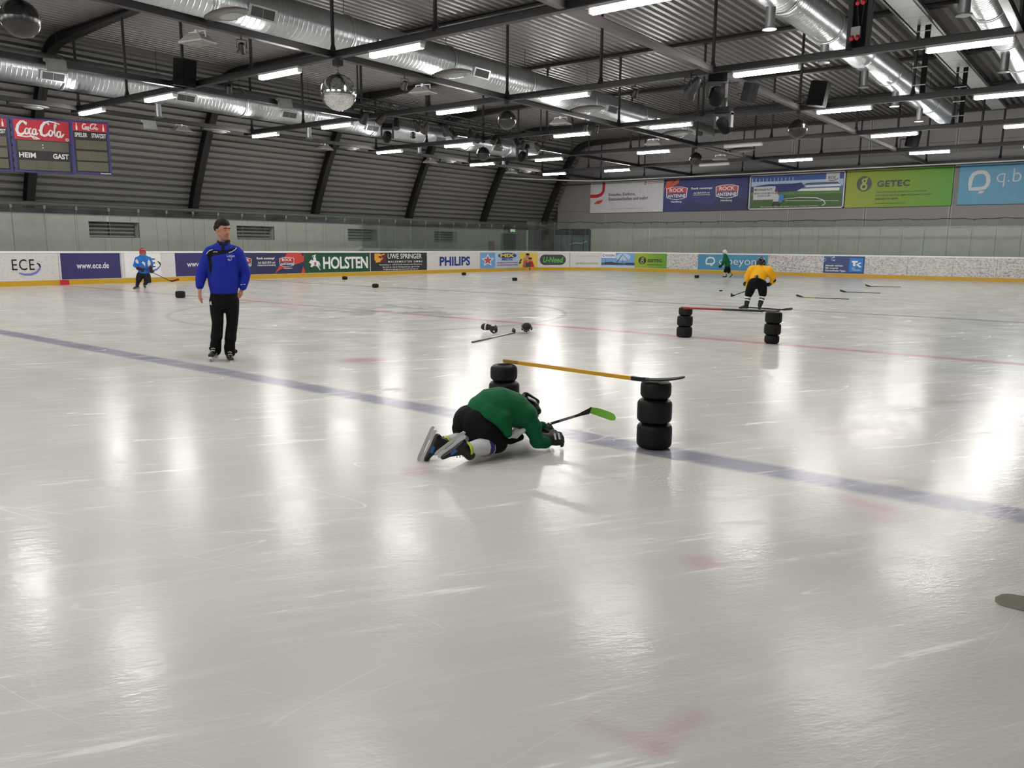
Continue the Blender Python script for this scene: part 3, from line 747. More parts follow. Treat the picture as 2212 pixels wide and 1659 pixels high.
# black cable draped along the top of the end glass
random.seed(5); pts = []
for i in range(120):
    s = _L1+2.0+i*(_LA+_L2-2.0)/119; u = (i*.37) % 1
    pts.append(bw(s, .06, 3.12+.012*math.sin(i*1.7)+.022*math.sin(i*.61)-.02*abs(math.sin(PI*i/4.0))))
mb = MB(); mb.path(pts, .018, 6); tag(mb.build('cable', M_black), 'thin black cable draped along the top of the end glass', 'cable')
# ================================================================ OVERHEAD GRID, LIGHTS, DUCTS
ZBEAM = ZG+.13
XM = [-28.9, -25.6, -22.3, -19.0, -15.7, -12.35, -9.0, -5.65, -2.3, 1.0]
def hanger_mesh(z0, z1):
    mb = MB(); mb.tube((0, 0, z0), (0, 0, z1), .045, n=8)
    mb.lathe([(.10, 0), (.075, .08), (.047, .2)], 8, (0, 0, z0-.02)); mb.bbox((-.07, -.07, z1-.02), (.07, .07, z1)); return mb.mesh('hanger')
HM = hanger_mesh(ZBEAM+.06, 8.46); HM.materials.append(M_dark)
def chan(mb, p, q, w=.11, h=.14):
    p, q = Vector(p), Vector(q); mb.bar(p, q, w, h)
    return mb
for k in range(-4, 6):
    y = Y0+k*DY
    r = thing('light_beam', 'black crosswise beam on hanger posts that carries a row of light battens', 'beam', (XC, y, ZBEAM), 'crosswise light beams')
    mb = MB(); chan(mb, (-29.4, y, ZBEAM), (1.2, y, ZBEAM)); mb.bar((-29.4, y, ZBEAM+.075), (1.2, y, ZBEAM+.075), .16, .012); mb.bar((-29.4, y, ZBEAM-.075), (1.2, y, ZBEAM-.075), .16, .012); mb.build('beam', M_dark, r)
    for x in XM:
        o = link('hanger', HM, None, r); o.location = (x, y, 0)
M_lbeam = mat('grey_painted_steel', srgb(84, 80, 80), .45)
for i, x in enumerate(XG):
    mb = MB(); chan(mb, (x, YN-3, ZBEAM+.02), (x, 47.3, ZBEAM+.02), .10, .12); mb.bar((x, YN-3, ZBEAM-.05), (x, 47.3, ZBEAM-.05), .15, .012); mb.bar((x, YN-3, ZBEAM+.085), (x, 47.3, ZBEAM+.085), .15, .012)
    tag(mb.build('grid_beam', M_lbeam if i in (3,) else M_dark), ['black lengthwise grid beam along the side wall beside the outer duct', 'black lengthwise grid beam below the outer silver duct', 'black lengthwise grid beam carrying the large silver mirror ball', 'grey lengthwise grid beam carrying the cluster of black stage lights', 'black lengthwise grid beam beside the ceiling panel strip'][i], 'beam')
# light battens
M_lamp = mat('lamp_white', (1.0, .975, .95), .4, emit=LIGHT, var=.01)
M_house = mat('batten_housing', srgb(150, 148, 146), .4)
M_off = mat('unlit_diffuser', srgb(225, 225, 220), .4)
def batten(lit):
    t = thing('light_batten', 'white light batten lit on a crosswise beam' if lit else 'unlit pale light batten on a crosswise beam', 'light', None, 'light battens')
    mb = MB(); mb.bbox((-.84, -.075, .03), (.84, .075, .085)); mb.build('housing', M_house, t)
    sec = [(-.070, .03), (-.062, -.062), (.062, -.062), (.070, .03)]
    mb = MB(); mb.loft([[(x, y, z) for y, z in sec] for x in (-.80, .80)], False, 0, False); mb.build('diffuser', M_lamp if lit else M_off, t)
    for sgn in (-1, 1):
        mb = MB(); mb.loft([[(sgn*.80, y, z) for y, z in sec], [(sgn*.84, y*.8, z*.8) for y, z in sec]], True, 0, False); mb.build('end_cap', M_off, t)
    return t
XL = [-28.0, -23.65, -17.8, -13.55, -7.6, -3.2]
on, off = batten(True), batten(False)
UNLIT = {(3, 3), (4, 2)}
u_on = u_off = False
for k in range(-4, 5):
    for i, x in enumerate(XL):
        loc = (x, Y0+k*DY, ZBEAM-.08-.086)
        row = {0: 'the beam with the large mirror ball', 1: 'the first beam past the mirror ball', 2: 'the second beam past the mirror ball', 3: 'the third beam past the mirror ball', 4: 'the last beam before the end wall', -1: 'the beam over the near blue line'}.get(k, 'a beam at the near end of the hall')
        col = ['below the outer duct', 'beside the outer duct', 'below the thick duct', 'beside the centre beam', 'beside the grey beam', 'under the ceiling panels'][i]
        if (k, i) in UNLIT:
            lab = 'unlit pale batten %s, on %s' % (col, row)
            if not u_off: off.location = loc; off['label'] = lab; u_off = True
            else: dup(off, loc, label=lab)
        else:
            lab = 'lit batten %s, on %s' % (col, row)
            if not u_on: on.location = loc; on['label'] = lab; u_on = True
            else: dup(on, loc, label=lab)

# silver spiral ducts
def duct_material():
    m = bpy.data.materials.new('galvanised_duct'); m.use_nodes = True; t = NT(m); p = t.n['Principled BSDF']; P = t.pos()
    a, _ = t.noise(P, 1.3, 3, .6); b, _ = t.noise(P, 22, 2, .6)
    t.put(p.inputs['Base Color'], t.mix(a, srgb(160, 166, 168), srgb(196, 200, 202)))
    p.inputs['Metallic'].default_value = .85; t.put(p.inputs['Roughness'], t.m('ADD', .26, t.m('MULTIPLY', b, .08))); return m
M_duct = duct_material()
M_grille = mat('dark_grille', srgb(66, 66, 66), .5, .4)
def duct(X, Z, R, y0, y1, label, grilles, noz, rings):
    t = thing('air_duct', label, 'duct', (X, (y0+y1)/2, Z-R), 'silver spiral air ducts')
    mb = MB(); rr = []; y = max(y0, -4.0); n = 24
    P_ = .15
    while y < y1:
        rr += [mb.ring((X, y+d, Z), (0, 1, 0), R+h, n) for d, h in ((.006, 0), (P_-.030, 0), (P_-.023, .0005), (P_-.020, .004), (P_-.009, .004), (P_-.006, .0005))]
        y += P_
    mb.loft(rr, True); mb.build('body', M_duct, t)
    for y in rings:
        mb = MB(); mb.loft([mb.ring((X, y+d, Z), (0, 1, 0), R+h, n) for d, h in ((-.05, .004), (-.045, .03), (.045, .03), (.05, .004))], False); mb.build('collar', M_duct, t)
        mb = MB(); mb.path([(X, y, Z+R+.03), (X, y, 8.5)], .008, 6); mb.build('hanger_wire', M_dark, t)
    for y, sgn, dn in grilles:   # air outlet on the flank
        a = dn; c = Vector((X+sgn*math.cos(a)*(R+.02), y, Z+math.sin(a)*(R+.02))); Rm = Euler((0, -sgn*a if sgn > 0 else a, 0)).to_matrix()
        mb = MB(); mb.box(c, (.05, .80, .30), Rm); mb.build('outlet_frame', M_duct, t)
        for q in range(2):
            mb = MB(); mb.box(c+Rm @ Vector((sgn*.028, -.17+q*.34, 0)), (.01, .32, .22), Rm); mb.build('grille', M_grille, t)
    for y in noz:
        mb = MB(); x = X-.05; mb.tube((x, y, Z-R+.1), (x, y, Z-R-.42), .11, n=14); mb.lathe([(.11, 0), (.16, -.03), (.16, -.05)], 14, (x, y, Z-R-.42)); mb.build('outlet_nozzle', M_duct, t)
    return t
yy = lambda a, b, st: [a+i*st for i in range(int((b-a)/st)+1)]
duct(-28.7, 7.06, .53, YN-3, 39.0, 'silver spiral air duct along the leaning side wall', [(y, 1, -.45) for y in yy(-15.4, 38, 4.6)], yy(16.0, 37, 6.8), yy(-18, 38, 3.4))
duct(-18.0, 7.30, .50, YN-3, 39.5, 'thick silver spiral air duct above the large mirror ball', [(y, 1, -.35) for y in yy(-16.8, 38.5, 4.2)], [], yy(-18, 39, 4.2))
duct(-7.05, 7.38, .43, YN-3, 40.3, 'silver spiral air duct with round nozzles beside the stage light cluster', [], yy(-14, 39, 4.1), yy(-18, 39, 3.4))
duct(-3.3, 7.32, .40, YN-3, 33.0, 'silver spiral air duct beside the ceiling panel strip', [], yy(-14, 30, 6.8), yy(-18, 32, 3.4))
# white ceiling panel strip
M_tile = mat('ceiling_tile', srgb(150, 152, 150), .5)
st_ = thing('ceiling_panel_strip', 'strip of pale square heating panels hung under the roof sheet', 'ceiling panel', (-5.6, 15, 8.1))
y = 3.0
while y < 44:
    mb = MB(); mb.bbox((-5.88, y+.008, 8.05), (-5.30, y+1.08, 8.10)); mb.build('panel', M_tile, st_)
    y += 1.09
for x in (-5.95, -5.22):
    mb = MB(); mb.bbox((x-.03, 3, 8.04), (x+.03, 44, 8.14)); mb.build('edge_rail', M_dark, st_)
# mirror balls
def mirror_mat(name, rgb, rough):
    m = bpy.data.materials.new(name); m.use_nodes = True; t = NT(m); p = t.n['Principled BSDF']
    n, _ = t.noise(t.obj(), 9, 3, .6); t.put(p.inputs['Base Color'], t.mix(n, tuple(c*.85 for c in rgb), rgb)); p.inputs['Metallic'].default_value = 1.0; p.inputs['Roughness'].default_value = rough; return m
M_mir = mirror_mat('mirror_facets', srgb(225, 228, 226), .10); M_mirk = mirror_mat('dark_mirror_facets', srgb(92, 90, 92), .12)
def mirror_ball(R, m, facets, label, loc):
    t = thing('mirror_ball', label, 'mirror ball', None, 'mirror balls')
    z = -(ZBEAM-.1-loc[2])
    mb = MB(); N = facets
    for k in range(N):
        th0, th1 = PI*k/N, PI*(k+1)/N; rm = math.sin((th0+th1)/2); nn = max(4, int(2*N*rm))
        for i in range(nn):
            a0, a1 = 2*PI*i/nn, 2*PI*(i+1)/nn
            f = lambda th, a: (R*math.sin(th)*math.cos(a), R*math.sin(th)*math.sin(a), -R*math.cos(th))
            g = .94; q = [Vector(f(th0, a0)), Vector(f(th0, a1)), Vector(f(th1, a1)), Vector(f(th1, a0))]; c = sum(q, Vector())/4
            j = Vector((random.uniform(-1, 1), random.uniform(-1, 1), random.uniform(-1, 1)))*.0018*R/.4
            mb.add([c+(p-c)*g+j for p in q], [(0, 1, 2, 3)])
    mb.build('facets', m, t)
    mb = MB(); mb.ball((0, 0, 0), R*.985, 24, 14); mb.build('core', M_black, t)
    mb = MB(); mb.tube((0, 0, R*.97), (0, 0, -z-.08), .006, n=6); mb.lathe([(.05, R*.97), (.05, R*1.03), (.02, R*1.06)], 10); mb.build('cord', M_black, t)
    mb = MB(); mb.bbox((-.09, -.09, -z-.14), (.09, .09, -z-.0)); mb.build('motor', M_black, t)
    t.location = loc; return t
mirror_ball(.43, M_mir, 34, 'large silver mirror ball of small mirror tiles under the centre beam', (-15.6, Y0+.05, 5.17))
def dark_ball(R, label, loc):
    t = thing('dark_ball', label, 'ball', None, 'dark hanging balls'); z = ZBEAM-.08-loc[2]
    for sg, nm, m in ((1, 'upper_shell', M_ballk), (-1, 'lower_shell', M_ballg)):
        mb = MB(); mb.lathe([(R*math.sin(a), sg*R*math.cos(a)) for a in [PI/2*k/9 for k in range(10)]], 32, cap=False); mb.build(nm, m, t)
    mb = MB(); mb.lathe([(R*.998, -.008), (R*1.006, -.006), (R*1.006, .006), (R*.998, .008)], 32, cap=False); mb.build('seam', M_dark, t)
    mb = MB(); mb.tube((0, 0, R*.97), (0, 0, z), .007, n=6); mb.lathe([(.045, R*.97), (.045, R*1.04), (.015, R*1.08)], 10); mb.build('cord', M_black, t)
    mb = MB(); mb.bbox((-.06, -.06, z-.08), (.06, .06, z)); mb.build('mount', M_black, t)
    t.location = loc
M_ballk = mat('black_gloss_shell', srgb(20, 19, 20), .22, 0, .7); M_ballg = mat('dark_grey_gloss_shell', srgb(38, 36, 36), .25, .2, .7)
dark_ball(.325, 'dark glossy ball hung near the silver air duct above the scoreboard', (-16.0, Y0-DY, 5.43))
dark_ball(.285, 'dark glossy ball hung from the centre beam beyond the silver mirror ball', (-15.7, Y0+DY, 5.38))
dark_ball(.285, 'dark glossy ball hung beside the long lighting truss', (-22.3, Y0+2*DY, 5.40))
dark_ball(.30, 'dark glossy ball hung from the grey beam beyond the stage lights', (-9.0, Y0+2*DY, 5.38))
dark_ball(.28, 'dark glossy ball hung in front of the end wall', (-15.7, Y0+3*DY, 5.42))
# white rail above the banners that follows the end of the rink
pts = [(-33.0, 40.0, 5.86), (-32.2, 41.5, 5.86), (-31.2, 43.2, 5.86), (-29.9, 45.1, 5.86), (-28.9, 46.1, 5.86), (-28.0, 46.5, 5.86), (-20, 46.5, 5.86), (XRW-2, 46.5, 5.86)]
mb = MB(); mb.path(pts, .035, 8); tag(mb.build('net_rail', mat('white_rail', srgb(212, 212, 210), .4)), 'long white net rail in front of the wall banners', 'rail')
# ================================================================ BANNERS ON THE END WALL
class Sheet(Board):
    """flat printed panel; local frame origin o, unit vectors ex (reading direction) and ez (up), normal n towards the reader"""
    def __init__(s, name, label, cat, o, ex, w, h, face, frame=None, group=None, thick=.03):
        s.o = Vector(o); s.ex = Vector(ex).normalized(); s.n = Vector((s.ex.y, -s.ex.x, 0)); s.w = w; s.h = h; s.k = 0; s.L = w
        s.t = thing(name, label, cat, s.o+s.ex*w/2, group)
        mb = MB(); R = Matrix((s.ex, -s.n, Vector((0, 0, 1)))).transposed()
        mb.box(s.o+s.ex*w/2+Vector((0, 0, h/2))-s.n*thick/2, (w, thick, h), R); mb.build('sheet', face, s.t)
        if frame:
            fw, fm_ = frame
            for u0, v0, u1, v1 in ((0, 0, 1, fw/h), (0, 1-fw/h, 1, 1), (0, 0, fw/w, 1), (1-fw/w, 0, 1, 1)):
                mb = MB(); mb.box(s.o+s.ex*w*(u0+u1)/2+Vector((0, 0, h*(v0+v1)/2))+s.n*.02, (w*(u1-u0), .05, h*(v1-v0)), R); mb.build('frame', fm_, s.t)
    def bent(s): return False
    def _map(s, u, v, off): p = s.o+s.ex*(u*s.w)+Vector((0, 0, v*s.h))+s.n*off; return (p.x, p.y, p.z)
    def stroke(s, pts, w, m, name='emblem'):
        asp = s.w/s.h; n = len(pts); ws = w if isinstance(w, (list, tuple)) else [w]*n; vs = []
        for i in range(n):
            a = pts[max(i-1, 0)]; b = pts[min(i+1, n-1)]; d = Vector(((b[0]-a[0])*asp, b[1]-a[1]))
            d = d.normalized() if d.length > 1e-9 else Vector((1, 0))
            vs += [(pts[i][0]-d.y*ws[i]/2/asp, pts[i][1]+d.x*ws[i]/2), (pts[i][0]+d.y*ws[i]/2/asp, pts[i][1]-d.x*ws[i]/2)]
        return s.tri(vs, [(2*i, 2*i+1, 2*i+3, 2*i+2) for i in range(n-1)], name, m)
YS = YW-.16
def banner(px0, px1, label, face, frame=None, top=5.93, bot=3.87):
    a, b = atY(px0, 420, YS), atY(px1, 420, YS)
    return Sheet('wall_banner', label, 'banner', (a.x, YS, bot), (1, 0, 0), b.x-a.x, top-bot, face, frame, 'banners on the end wall')
K_bwhite = mat('banner_white', srgb(206, 205, 208), .5); K_bnavy = mat('banner_navy', srgb(38, 48, 112), .5); K_bnavy2 = mat('banner_navy_dark', srgb(28, 34, 84), .5)
K_bred = mat('banner_red', srgb(196, 40, 48), .5); K_borange = mat('banner_orange_red', srgb(206, 84, 58), .5)
K_alu = mat('banner_frame', srgb(205, 205, 205), .4)
B = banner(1275.5, 1433, 'white wall banner with a red logo and black German lines of text', K_bwhite)
B.stroke([(.0, .56), (.1, .56), (.15, .60), (.185, .70), (.19, .85), (.19, 1.0)], [.11, .11, .11, .1, .1, .1], K_bred)
B.poly([(.05, .30), (.10, .40), (.185, .44), (.165, .34), (.13, .30)], K_borange)
B.text('Eislaufen, Eisdisco,', .265, .53, .63, .64, K_black, .012); B.text('Eisstockschießen und mehr!', .265, .395, .80, .505, K_black, .012)
B.text('q.beyond Arena', .79, .885, .985, .935, K_redprint, .012); B.stroke(arcpts(.765, .91, .012, .035, .3, 5.8, 8), .02, K_pill); B.text('www.qbeyond-arena.de / info@qbeyond-arena.de', .24, .10, .74, .145, K_grey, .008)
B = banner(1433.5, 1615, 'navy wall banner with two red and blue radio station badges', K_bnavy)
B.poly([(0, .62), (.04, .97), (.13, .97), (.09, .83), (.17, 1.0), (.2, 1.0), (.18, .86), (.08, .72), (.02, .72)], K_borange); B.poly([(.5, 0), (.72, .45), (1, .3), (1, 0)], K_bnavy2); B.poly([(.2, 0), (.3, .3), (.55, .2), (.6, 0)], K_bnavy2)
for cu in (.165, .765): rock_badge(B, cu, .555, .265, .42); B.text('Hamburg', cu-.065, .255, cu+.065, .325, K_white, .025)
B.text('Rock nonstop!', .345, .635, .595, .72, K_white, .03); B.text('Auf 106.8 UKW und', .375, .52, .565, .575, K_white, .015); B.text('rockantenne.hamburg', .37, .46, .57, .51, K_white, .015)
B = banner(1618.5, 1824, 'wall banner with a sports field photo, stand and blue sky in pale frame', mat('print_sky_deep', srgb(92, 118, 170), .5), (.07, K_alu))
K_grass = mat('print_grass', srgb(66, 100, 48), .5); K_grass2 = mat('print_grass_light', srgb(92, 126, 62), .5); K_standb = mat('print_stand_blue', srgb(40, 62, 128), .5)
B.rect(.02, .80, .98, .96, mat('print_sky_mid', srgb(64, 92, 160), .5)); B.rect(.02, .62, .98, .80, K_cloud); B.rect(.02, .03, .98, .50, K_grass); B.rect(.02, .40, .98, .50, K_grass2)
for i in range(12): B.stroke([(.03+i*.04, .6), (.03+i*.04, .9)], .02, K_cloud, 'print')
B.poly([(.02, .5), (.02, .66), (.18, .72), (.44, .72), (.58, .62), (.5, .5)], K_standb); B.poly([(.3, .48), (.32, .68), (.56, .74), (.60, .62), (.5, .5)], K_bnavy); B.poly([(.52, .5), (.56, .56), (.95, .56), (.95, .48)], K_white); B.poly([(.6, .6), (.62, .64), (.96, .66), (.96, .60)], K_white); B.poly([(.56, .64), (.62, .72), (.92, .72), (.96, .66), (.6, .66)], K_dkblue); B.rect(.03, .5, .12, .60, K_black)
B.stroke([(.36, .28), (.55, .32), (.72, .30), (.80, .22), (.82, .13), (.79, .08)], [.012, .015, .02, .025, .03, .02], K_white); B.stroke([(.4, .24), (.95, .2)], .012, K_white)
B.rect(.05, .28, .29, .66, K_bwhite); B.text('MEIN IDEALER PLATZ,', .06, .53, .26, .60, K_black, .025); B.text('UM NACH DER NACHMITTAGS\nZUHAUSE ZU LEBEN', .06, .37, .28, .49, K_pill, .01); B.rect(.81, .72, .945, .97, K_bwhite); B.text('ECE', .835, .80, .905, .87, K_black, .02); B.stroke([(.84, .77), (.88, .75), (.92, .78), (.93, .82)], .02, K_phil)
B.poly([(.325, .18), (.315, .40), (.36, .44), (.39, .36), (.37, .2)], K_tkb); B.poly([(.27, .20), (.285, .40), (.31, .46), (.335, .38), (.33, .2)], K_bwhite); B.ell(.305, .50, .015, .05, K_skin, 12); B.ell(.302, .53, .018, .035, K_maroon, 12); B.poly([(.265, .08), (.275, .22), (.335, .22), (.34, .08), (.32, .08), (.31, .17), (.29, .17), (.28, .08)], K_black)
B.text('Die schönsten Plätze der Region für Sport, Freizeit und Arbeit', .14, .055, .75, .085, K_white, .01)
B = banner(1826, 2056, 'yellow green wall banner with round black emblem and black lettering', gradient('banner_green_blend', -13.4, -7.9, srgb(158, 168, 44), srgb(92, 158, 50)))
g_emblem(B, .18, .63, .075, .205, K_char, K_getec); B.text('GETEC', .305, .53, .615, .70, K_char, .04, spacing=1.15)
B.text('WIR FÜHRENDER ENERGIEDIENSTLEISTER', .30, .375, .775, .42, K_green, .006, align='LEFT'); B.text('FÜR INDUSTRIE UND IMMOBILIENWIRTSCHAFT.', .30, .285, .83, .335, K_green, .006); B.text('ENERGIE FÜR MEHR.', .30, .195, .52, .245, K_char, .02); B.text('www.getec-energyservices.com', .30, .075, .585, .115, K_green, .008)
B = banner(2068.5, 2330, 'light blue wall banner with white speech bubble logo and q.beyond lettering', mat('banner_light_blue', srgb(94, 158, 190), .5), None, 5.96, 3.9)
q_emblem(B, .18, .56, .085, .26, K_bwhite); B.text('q.beyond', .325, .42, .98, .86, K_bwhite, -.012)

# recess with a pale banner at the corner, fire sign, exit sign
mb = MB(); K_dimblue = mat('faded_blue_cloth', srgb(92, 112, 118), .6)
B = Sheet('corridor_banner', 'pale blue cloth banner hung in the dark corner recess', 'banner', (-33.3, 48.3, .9), (1, 0, 0), 2.9, 1.45, K_dimblue, None)
B.stroke([(.45, .55), (.6, .62), (.8, .6), (.95, .7)], .05, K_cloud); B.stroke([(.45, .4), (.62, .45), (.78, .38), (.9, .48)], .03, mat('faded_teal', srgb(80, 140, 150), .5)); B.poly([(.08, .05), (.10, .6), (.18, .85), (.28, .86), (.36, .62), (.37, .05)], mat('faded_grey_print', srgb(110, 120, 122), .6))
fr = thing('pipe_rack', 'dark metal rack of posts and crossbars in the corner recess', 'rack', (-31.9, 47.9, 0))
for x in (-33.1, -32.5, -31.6, -30.6): mb = MB(); mb.tube((x, 47.95, 0), (x, 47.95, 2.75), .03, n=8); mb.build('post', M_dark, fr)
for z in (2.45, 2.7): mb = MB(); mb.tube((-33.3, 47.95, z), (-30.4, 47.95, z), .03, n=8); mb.build('crossbar', M_dark, fr)
mb = MB(); mb.bar((-33.0, 47.9, 2.75), (-31.2, 47.9, 2.5), .04, .05); mb.build('brace', M_lbeam, fr)
SX = XW+.03
B = Sheet('fire_sign', 'dark red fire equipment sign on the white wall beside the door', 'sign', (SX, 40.9, 1.22), (0, 1, 0), .62, .62, mat('sign_dark_red', srgb(110, 22, 34), .4)); B.rect(.1, .12, .42, .42, K_redprint); B.rect(.55, .12, .9, .35, K_redprint); B.rect(.55, .55, .9, .9, K_redprint)
ex = thing('exit_sign', 'small lit green exit sign box above the dark door', 'sign', (XW+.06, 43.3, 2.5)); mb = MB(); mb.bbox((XW+.0, 43.05, 2.46), (XW+.1, 43.75, 2.72)); mb.build('box', M_black, ex)
M_exit = mat('exit_light', (.55, .85, .5), .4, emit=1.6); mb = MB(); mb.bbox((XW+.1, 43.14, 2.49), (XW+.11, 43.36, 2.69)); mb.bbox((XW+.1, 43.44, 2.49), (XW+.11, 43.66, 2.69)); mb.add([(XW+.112, 43.3, 2.68), (XW+.112, 43.36, 2.68), (XW+.112, 43.5, 2.5), (XW+.112, 43.44, 2.5)], [(0, 1, 2, 3)]); mb.build('diffuser', M_exit, ex)

# ================================================================ SCOREBOARD
p0 = atZ(0, 250, 5.45); p1 = atZ(232, 266, 5.45); e = (p1-p0).normalized(); pc = atZ(148, 258, 5.45); pl = atZ(22, 252, 5.45)
K_frame = mat('scoreboard_blue', srgb(54, 52, 120), .4); K_sbk = mat('scoreboard_black', srgb(22, 22, 26), .35); K_digit = mat('digit_window', srgb(84, 80, 62), .3); K_cola = mat('cola_red', srgb(196, 26, 48), .35); K_seg = mat('digit_segment', srgb(88, 86, 92), .4)
def cola(B, u0, v0, u1, v1):
    """cursive two-word script drawn as pen strokes"""
    w = u1-u0; h = v1-v0; P = lambda pts: [(u0+x*w, v0+y*h) for x, y in pts]
    def st(pts, a=.10, b=None):
        n = len(pts); ws = [(.45+.55*math.sin(PI*(i+.6)/(n+.2)))*a*h for i in range(n)]; B.stroke(P(pts), ws, K_white, 'lettering')
    sl = .10
    def oval(cx, cy_, rx, ry, a=.085, sk=.12): st([(cx+rx*math.cos(t)+sk*ry*math.sin(t)*.5, cy_+ry*math.sin(t)) for t in [i*2*PI/14+1.2 for i in range(15)]], a)
    st([(.20, .80), (.17, .92), (.11, .90), (.05, .72), (.02, .48), (.04, .30), (.10, .25), (.16, .34), (.19, .44)], .14)
    st([(.17, .92), (.22, .86), (.205, .74)], .08)
    oval(.215, .44, .035, .15); st([(.315, .56), (.29, .60), (.265, .50), (.258, .36), (.28, .27), (.315, .33), (.335, .42)], .09)
    oval(.36, .42, .034, .15); st([(.395, .58), (.388, .36), (.40, .27), (.43, .36)], .085)
    B.stroke(P([(.445, .50), (.48, .52)]), .05*h, K_white, 'lettering')
    st([(.66, .82), (.64, .94), (.58, .92), (.52, .74), (.49, .50), (.50, .30), (.56, .24), (.62, .32), (.655, .42)], .14); st([(.57, .93), (.66, 1.0), (.78, .96), (.88, .88)], .07)
    oval(.685, .40, .035, .15); st([(.73, .40), (.78, .66), (.81, .84), (.795, .90), (.775, .80), (.762, .42), (.775, .24), (.80, .30)], .08)
    oval(.845, .36, .036, .15); st([(.882, .52), (.877, .30), (.89, .20), (.92, .28), (.95, .4)], .085)
    st([(.02, .20), (.10, .16), (.20, .15), (.30, .19), (.40, .12), (.46, .06)], .075); st([(.30, .16), (.34, .06), (.42, .04)], .05)
def bottle(B, cu, v0, v1, ru): 
    h = v1-v0; B.poly([(cu-ru, v0), (cu+ru, v0), (cu+ru, v0+.45*h), (cu+.35*ru, v0+.7*h), (cu+.35*ru, v1), (cu-.35*ru, v1), (cu-.35*ru, v0+.7*h), (cu-ru, v0+.45*h)], K_white)
GRP = 'scoreboard units'
def unit(a, b, label): 
    d = (b-a).length; return Sheet('scoreboard', label, 'scoreboard', (a.x, a.y, 3.76), tuple(e), d, 1.69, K_frame, None, GRP, .22)
def side_unit(B):
    B.rect(.06, .03, .94, .97, K_sbk); B.rect(.06, .80, .94, .96, K_cola); cola(B, .3, .81, .74, .95); bottle(B, .16, .815, .945, .022); bottle(B, .85, .815, .945, .022)
    B.text('SPIELER', .10, .685, .42, .765, K_white, .02); B.text('STRAFZEIT', .53, .685, .91, .765, K_white, .02)
    for v in (.46, .25, .05):
        B.rect(.11, v, .91, v+.17, K_digit, 'digit_window'); B.rect(.42, v, .44, v+.17, K_seg, 'segment'); B.rect(.60, v, .61, v+.17, K_seg, 'segment')
B = unit(pl-e*(p1-pc).length-e*.05, pl-e*.05, 'blue framed penalty board unit beside the main scoreboard, partly cut off'); side_unit(B)
B = unit(pl, pc-e*.0, 'blue framed main scoreboard unit with large red soft drink sign'); B.rect(.04, .03, .97, .97, K_sbk)
B.rect(.04, .60, .97, .97, K_cola); cola(B, .07, .60, .92, .96); B.stroke(arcpts(.925, .635, .025, .024, 0, 2*PI, 12), .01, K_white, 'lettering'); B.text('R', .915, .622, .935, .648, K_white, .02)
B.rect(.08, .40, .94, .58, K_digit, 'digit_window'); B.rect(.08, .04, .94, .22, K_digit, 'digit_window')
for u in (.22, .38, .62, .80): B.rect(u, .40, u+.012, .58, K_seg, 'segment')
for u in (.34, .37, .56, .60, .63): B.rect(u, .04, u+.012, .22, K_seg, 'segment')
for v in (.46, .51): B.ell(.50, v, .012, .011, K_white, 10)
B.text('HEIM', .09, .265, .37, .36, K_white, .03); B.text('GAST', .66, .265, .93, .36, K_white, .03)
B = unit(pc+e*.03, p1, 'blue framed penalty board unit fixed at the far end of the main scoreboard'); side_unit(B); B.text('POWSTA', .70, .003, .97, .026, K_white, .03)

# ================================================================ THINGS HUNG FROM THE GRID
M_white = mat('lamp_case_white', srgb(132, 130, 125), .45); M_lens = mat('lamp_lens', srgb(140, 144, 140), .12, 0, .8); M_spk = mat('speaker_black', srgb(10, 10, 11), .8, 0, .2); M_chrome = mirror_mat('chrome', srgb(200, 200, 200), .2)
def flood(label, loc, rz):     # square white floodlight hung from a beam
    t = thing('floodlight', label, 'floodlight', None, 'white floodlights')
    mb = MB(); mb.loft([[(x*sx, y*sy, z) for x, y in ((-1, -1), (1, -1), (1, 1), (-1, 1))] for sx, sy, z in ((.42, .26, -.34), (.42, .26, -.30), (.22, .16, -.12))], True, 0, False); mb.build('case', M_white, t)
    mb = MB(); mb.bbox((-.22, -.14, -.352), (.22, .14, -.34)); mb.build('lens', M_lens, t)
    mb = MB(); mb.bbox((-.05, -.05, -.13), (.05, .05, -.0)); mb.bbox((-.30, -.02, -.20), (-.27, .02, -.05)); mb.bbox((.27, -.02, -.20), (.30, .02, -.05)); mb.bbox((-.30, -.02, -.06), (.30, .02, -.03)); mb.build('bracket', M_steel, t)
    t.location = loc; t.rotation_euler = (0, 0, rz); t.scale = (.8,)*3; return t
def oval(label, loc, rz):      # long grey street-type luminaire
    t = thing('oval_luminaire', label, 'luminaire', None, 'oval luminaires')
    secs = [(-.62, .04, .03), (-.55, .13, .09), (-.3, .19, .13), (.05, .22, .14), (.35, .18, .11), (.58, .07, .05), (.63, .02, .02)]; n = 14; mb = MB()
    mb.loft([[(x, ry*math.cos(2*PI*i/n), (rz_*math.sin(2*PI*i/n) if math.sin(2*PI*i/n) > 0 else .35*rz_*math.sin(2*PI*i/n))) for i in range(n)] for x, ry, rz_ in secs]); mb.build('case', mat('luminaire_grey', srgb(112, 109, 105), .4), t)
    mb = MB(); mb.ball((.12, 0, -.03), .2, 14, 8, 0, (1.7, .8, .4)); mb.build('lens', M_lens, t)
    mb = MB(); mb.bbox((-.65, -.05, -.05), (-.5, .05, .06)); mb.build('socket', M_dark, t)
    t.location = loc; t.rotation_euler = (0, 0, rz); return t
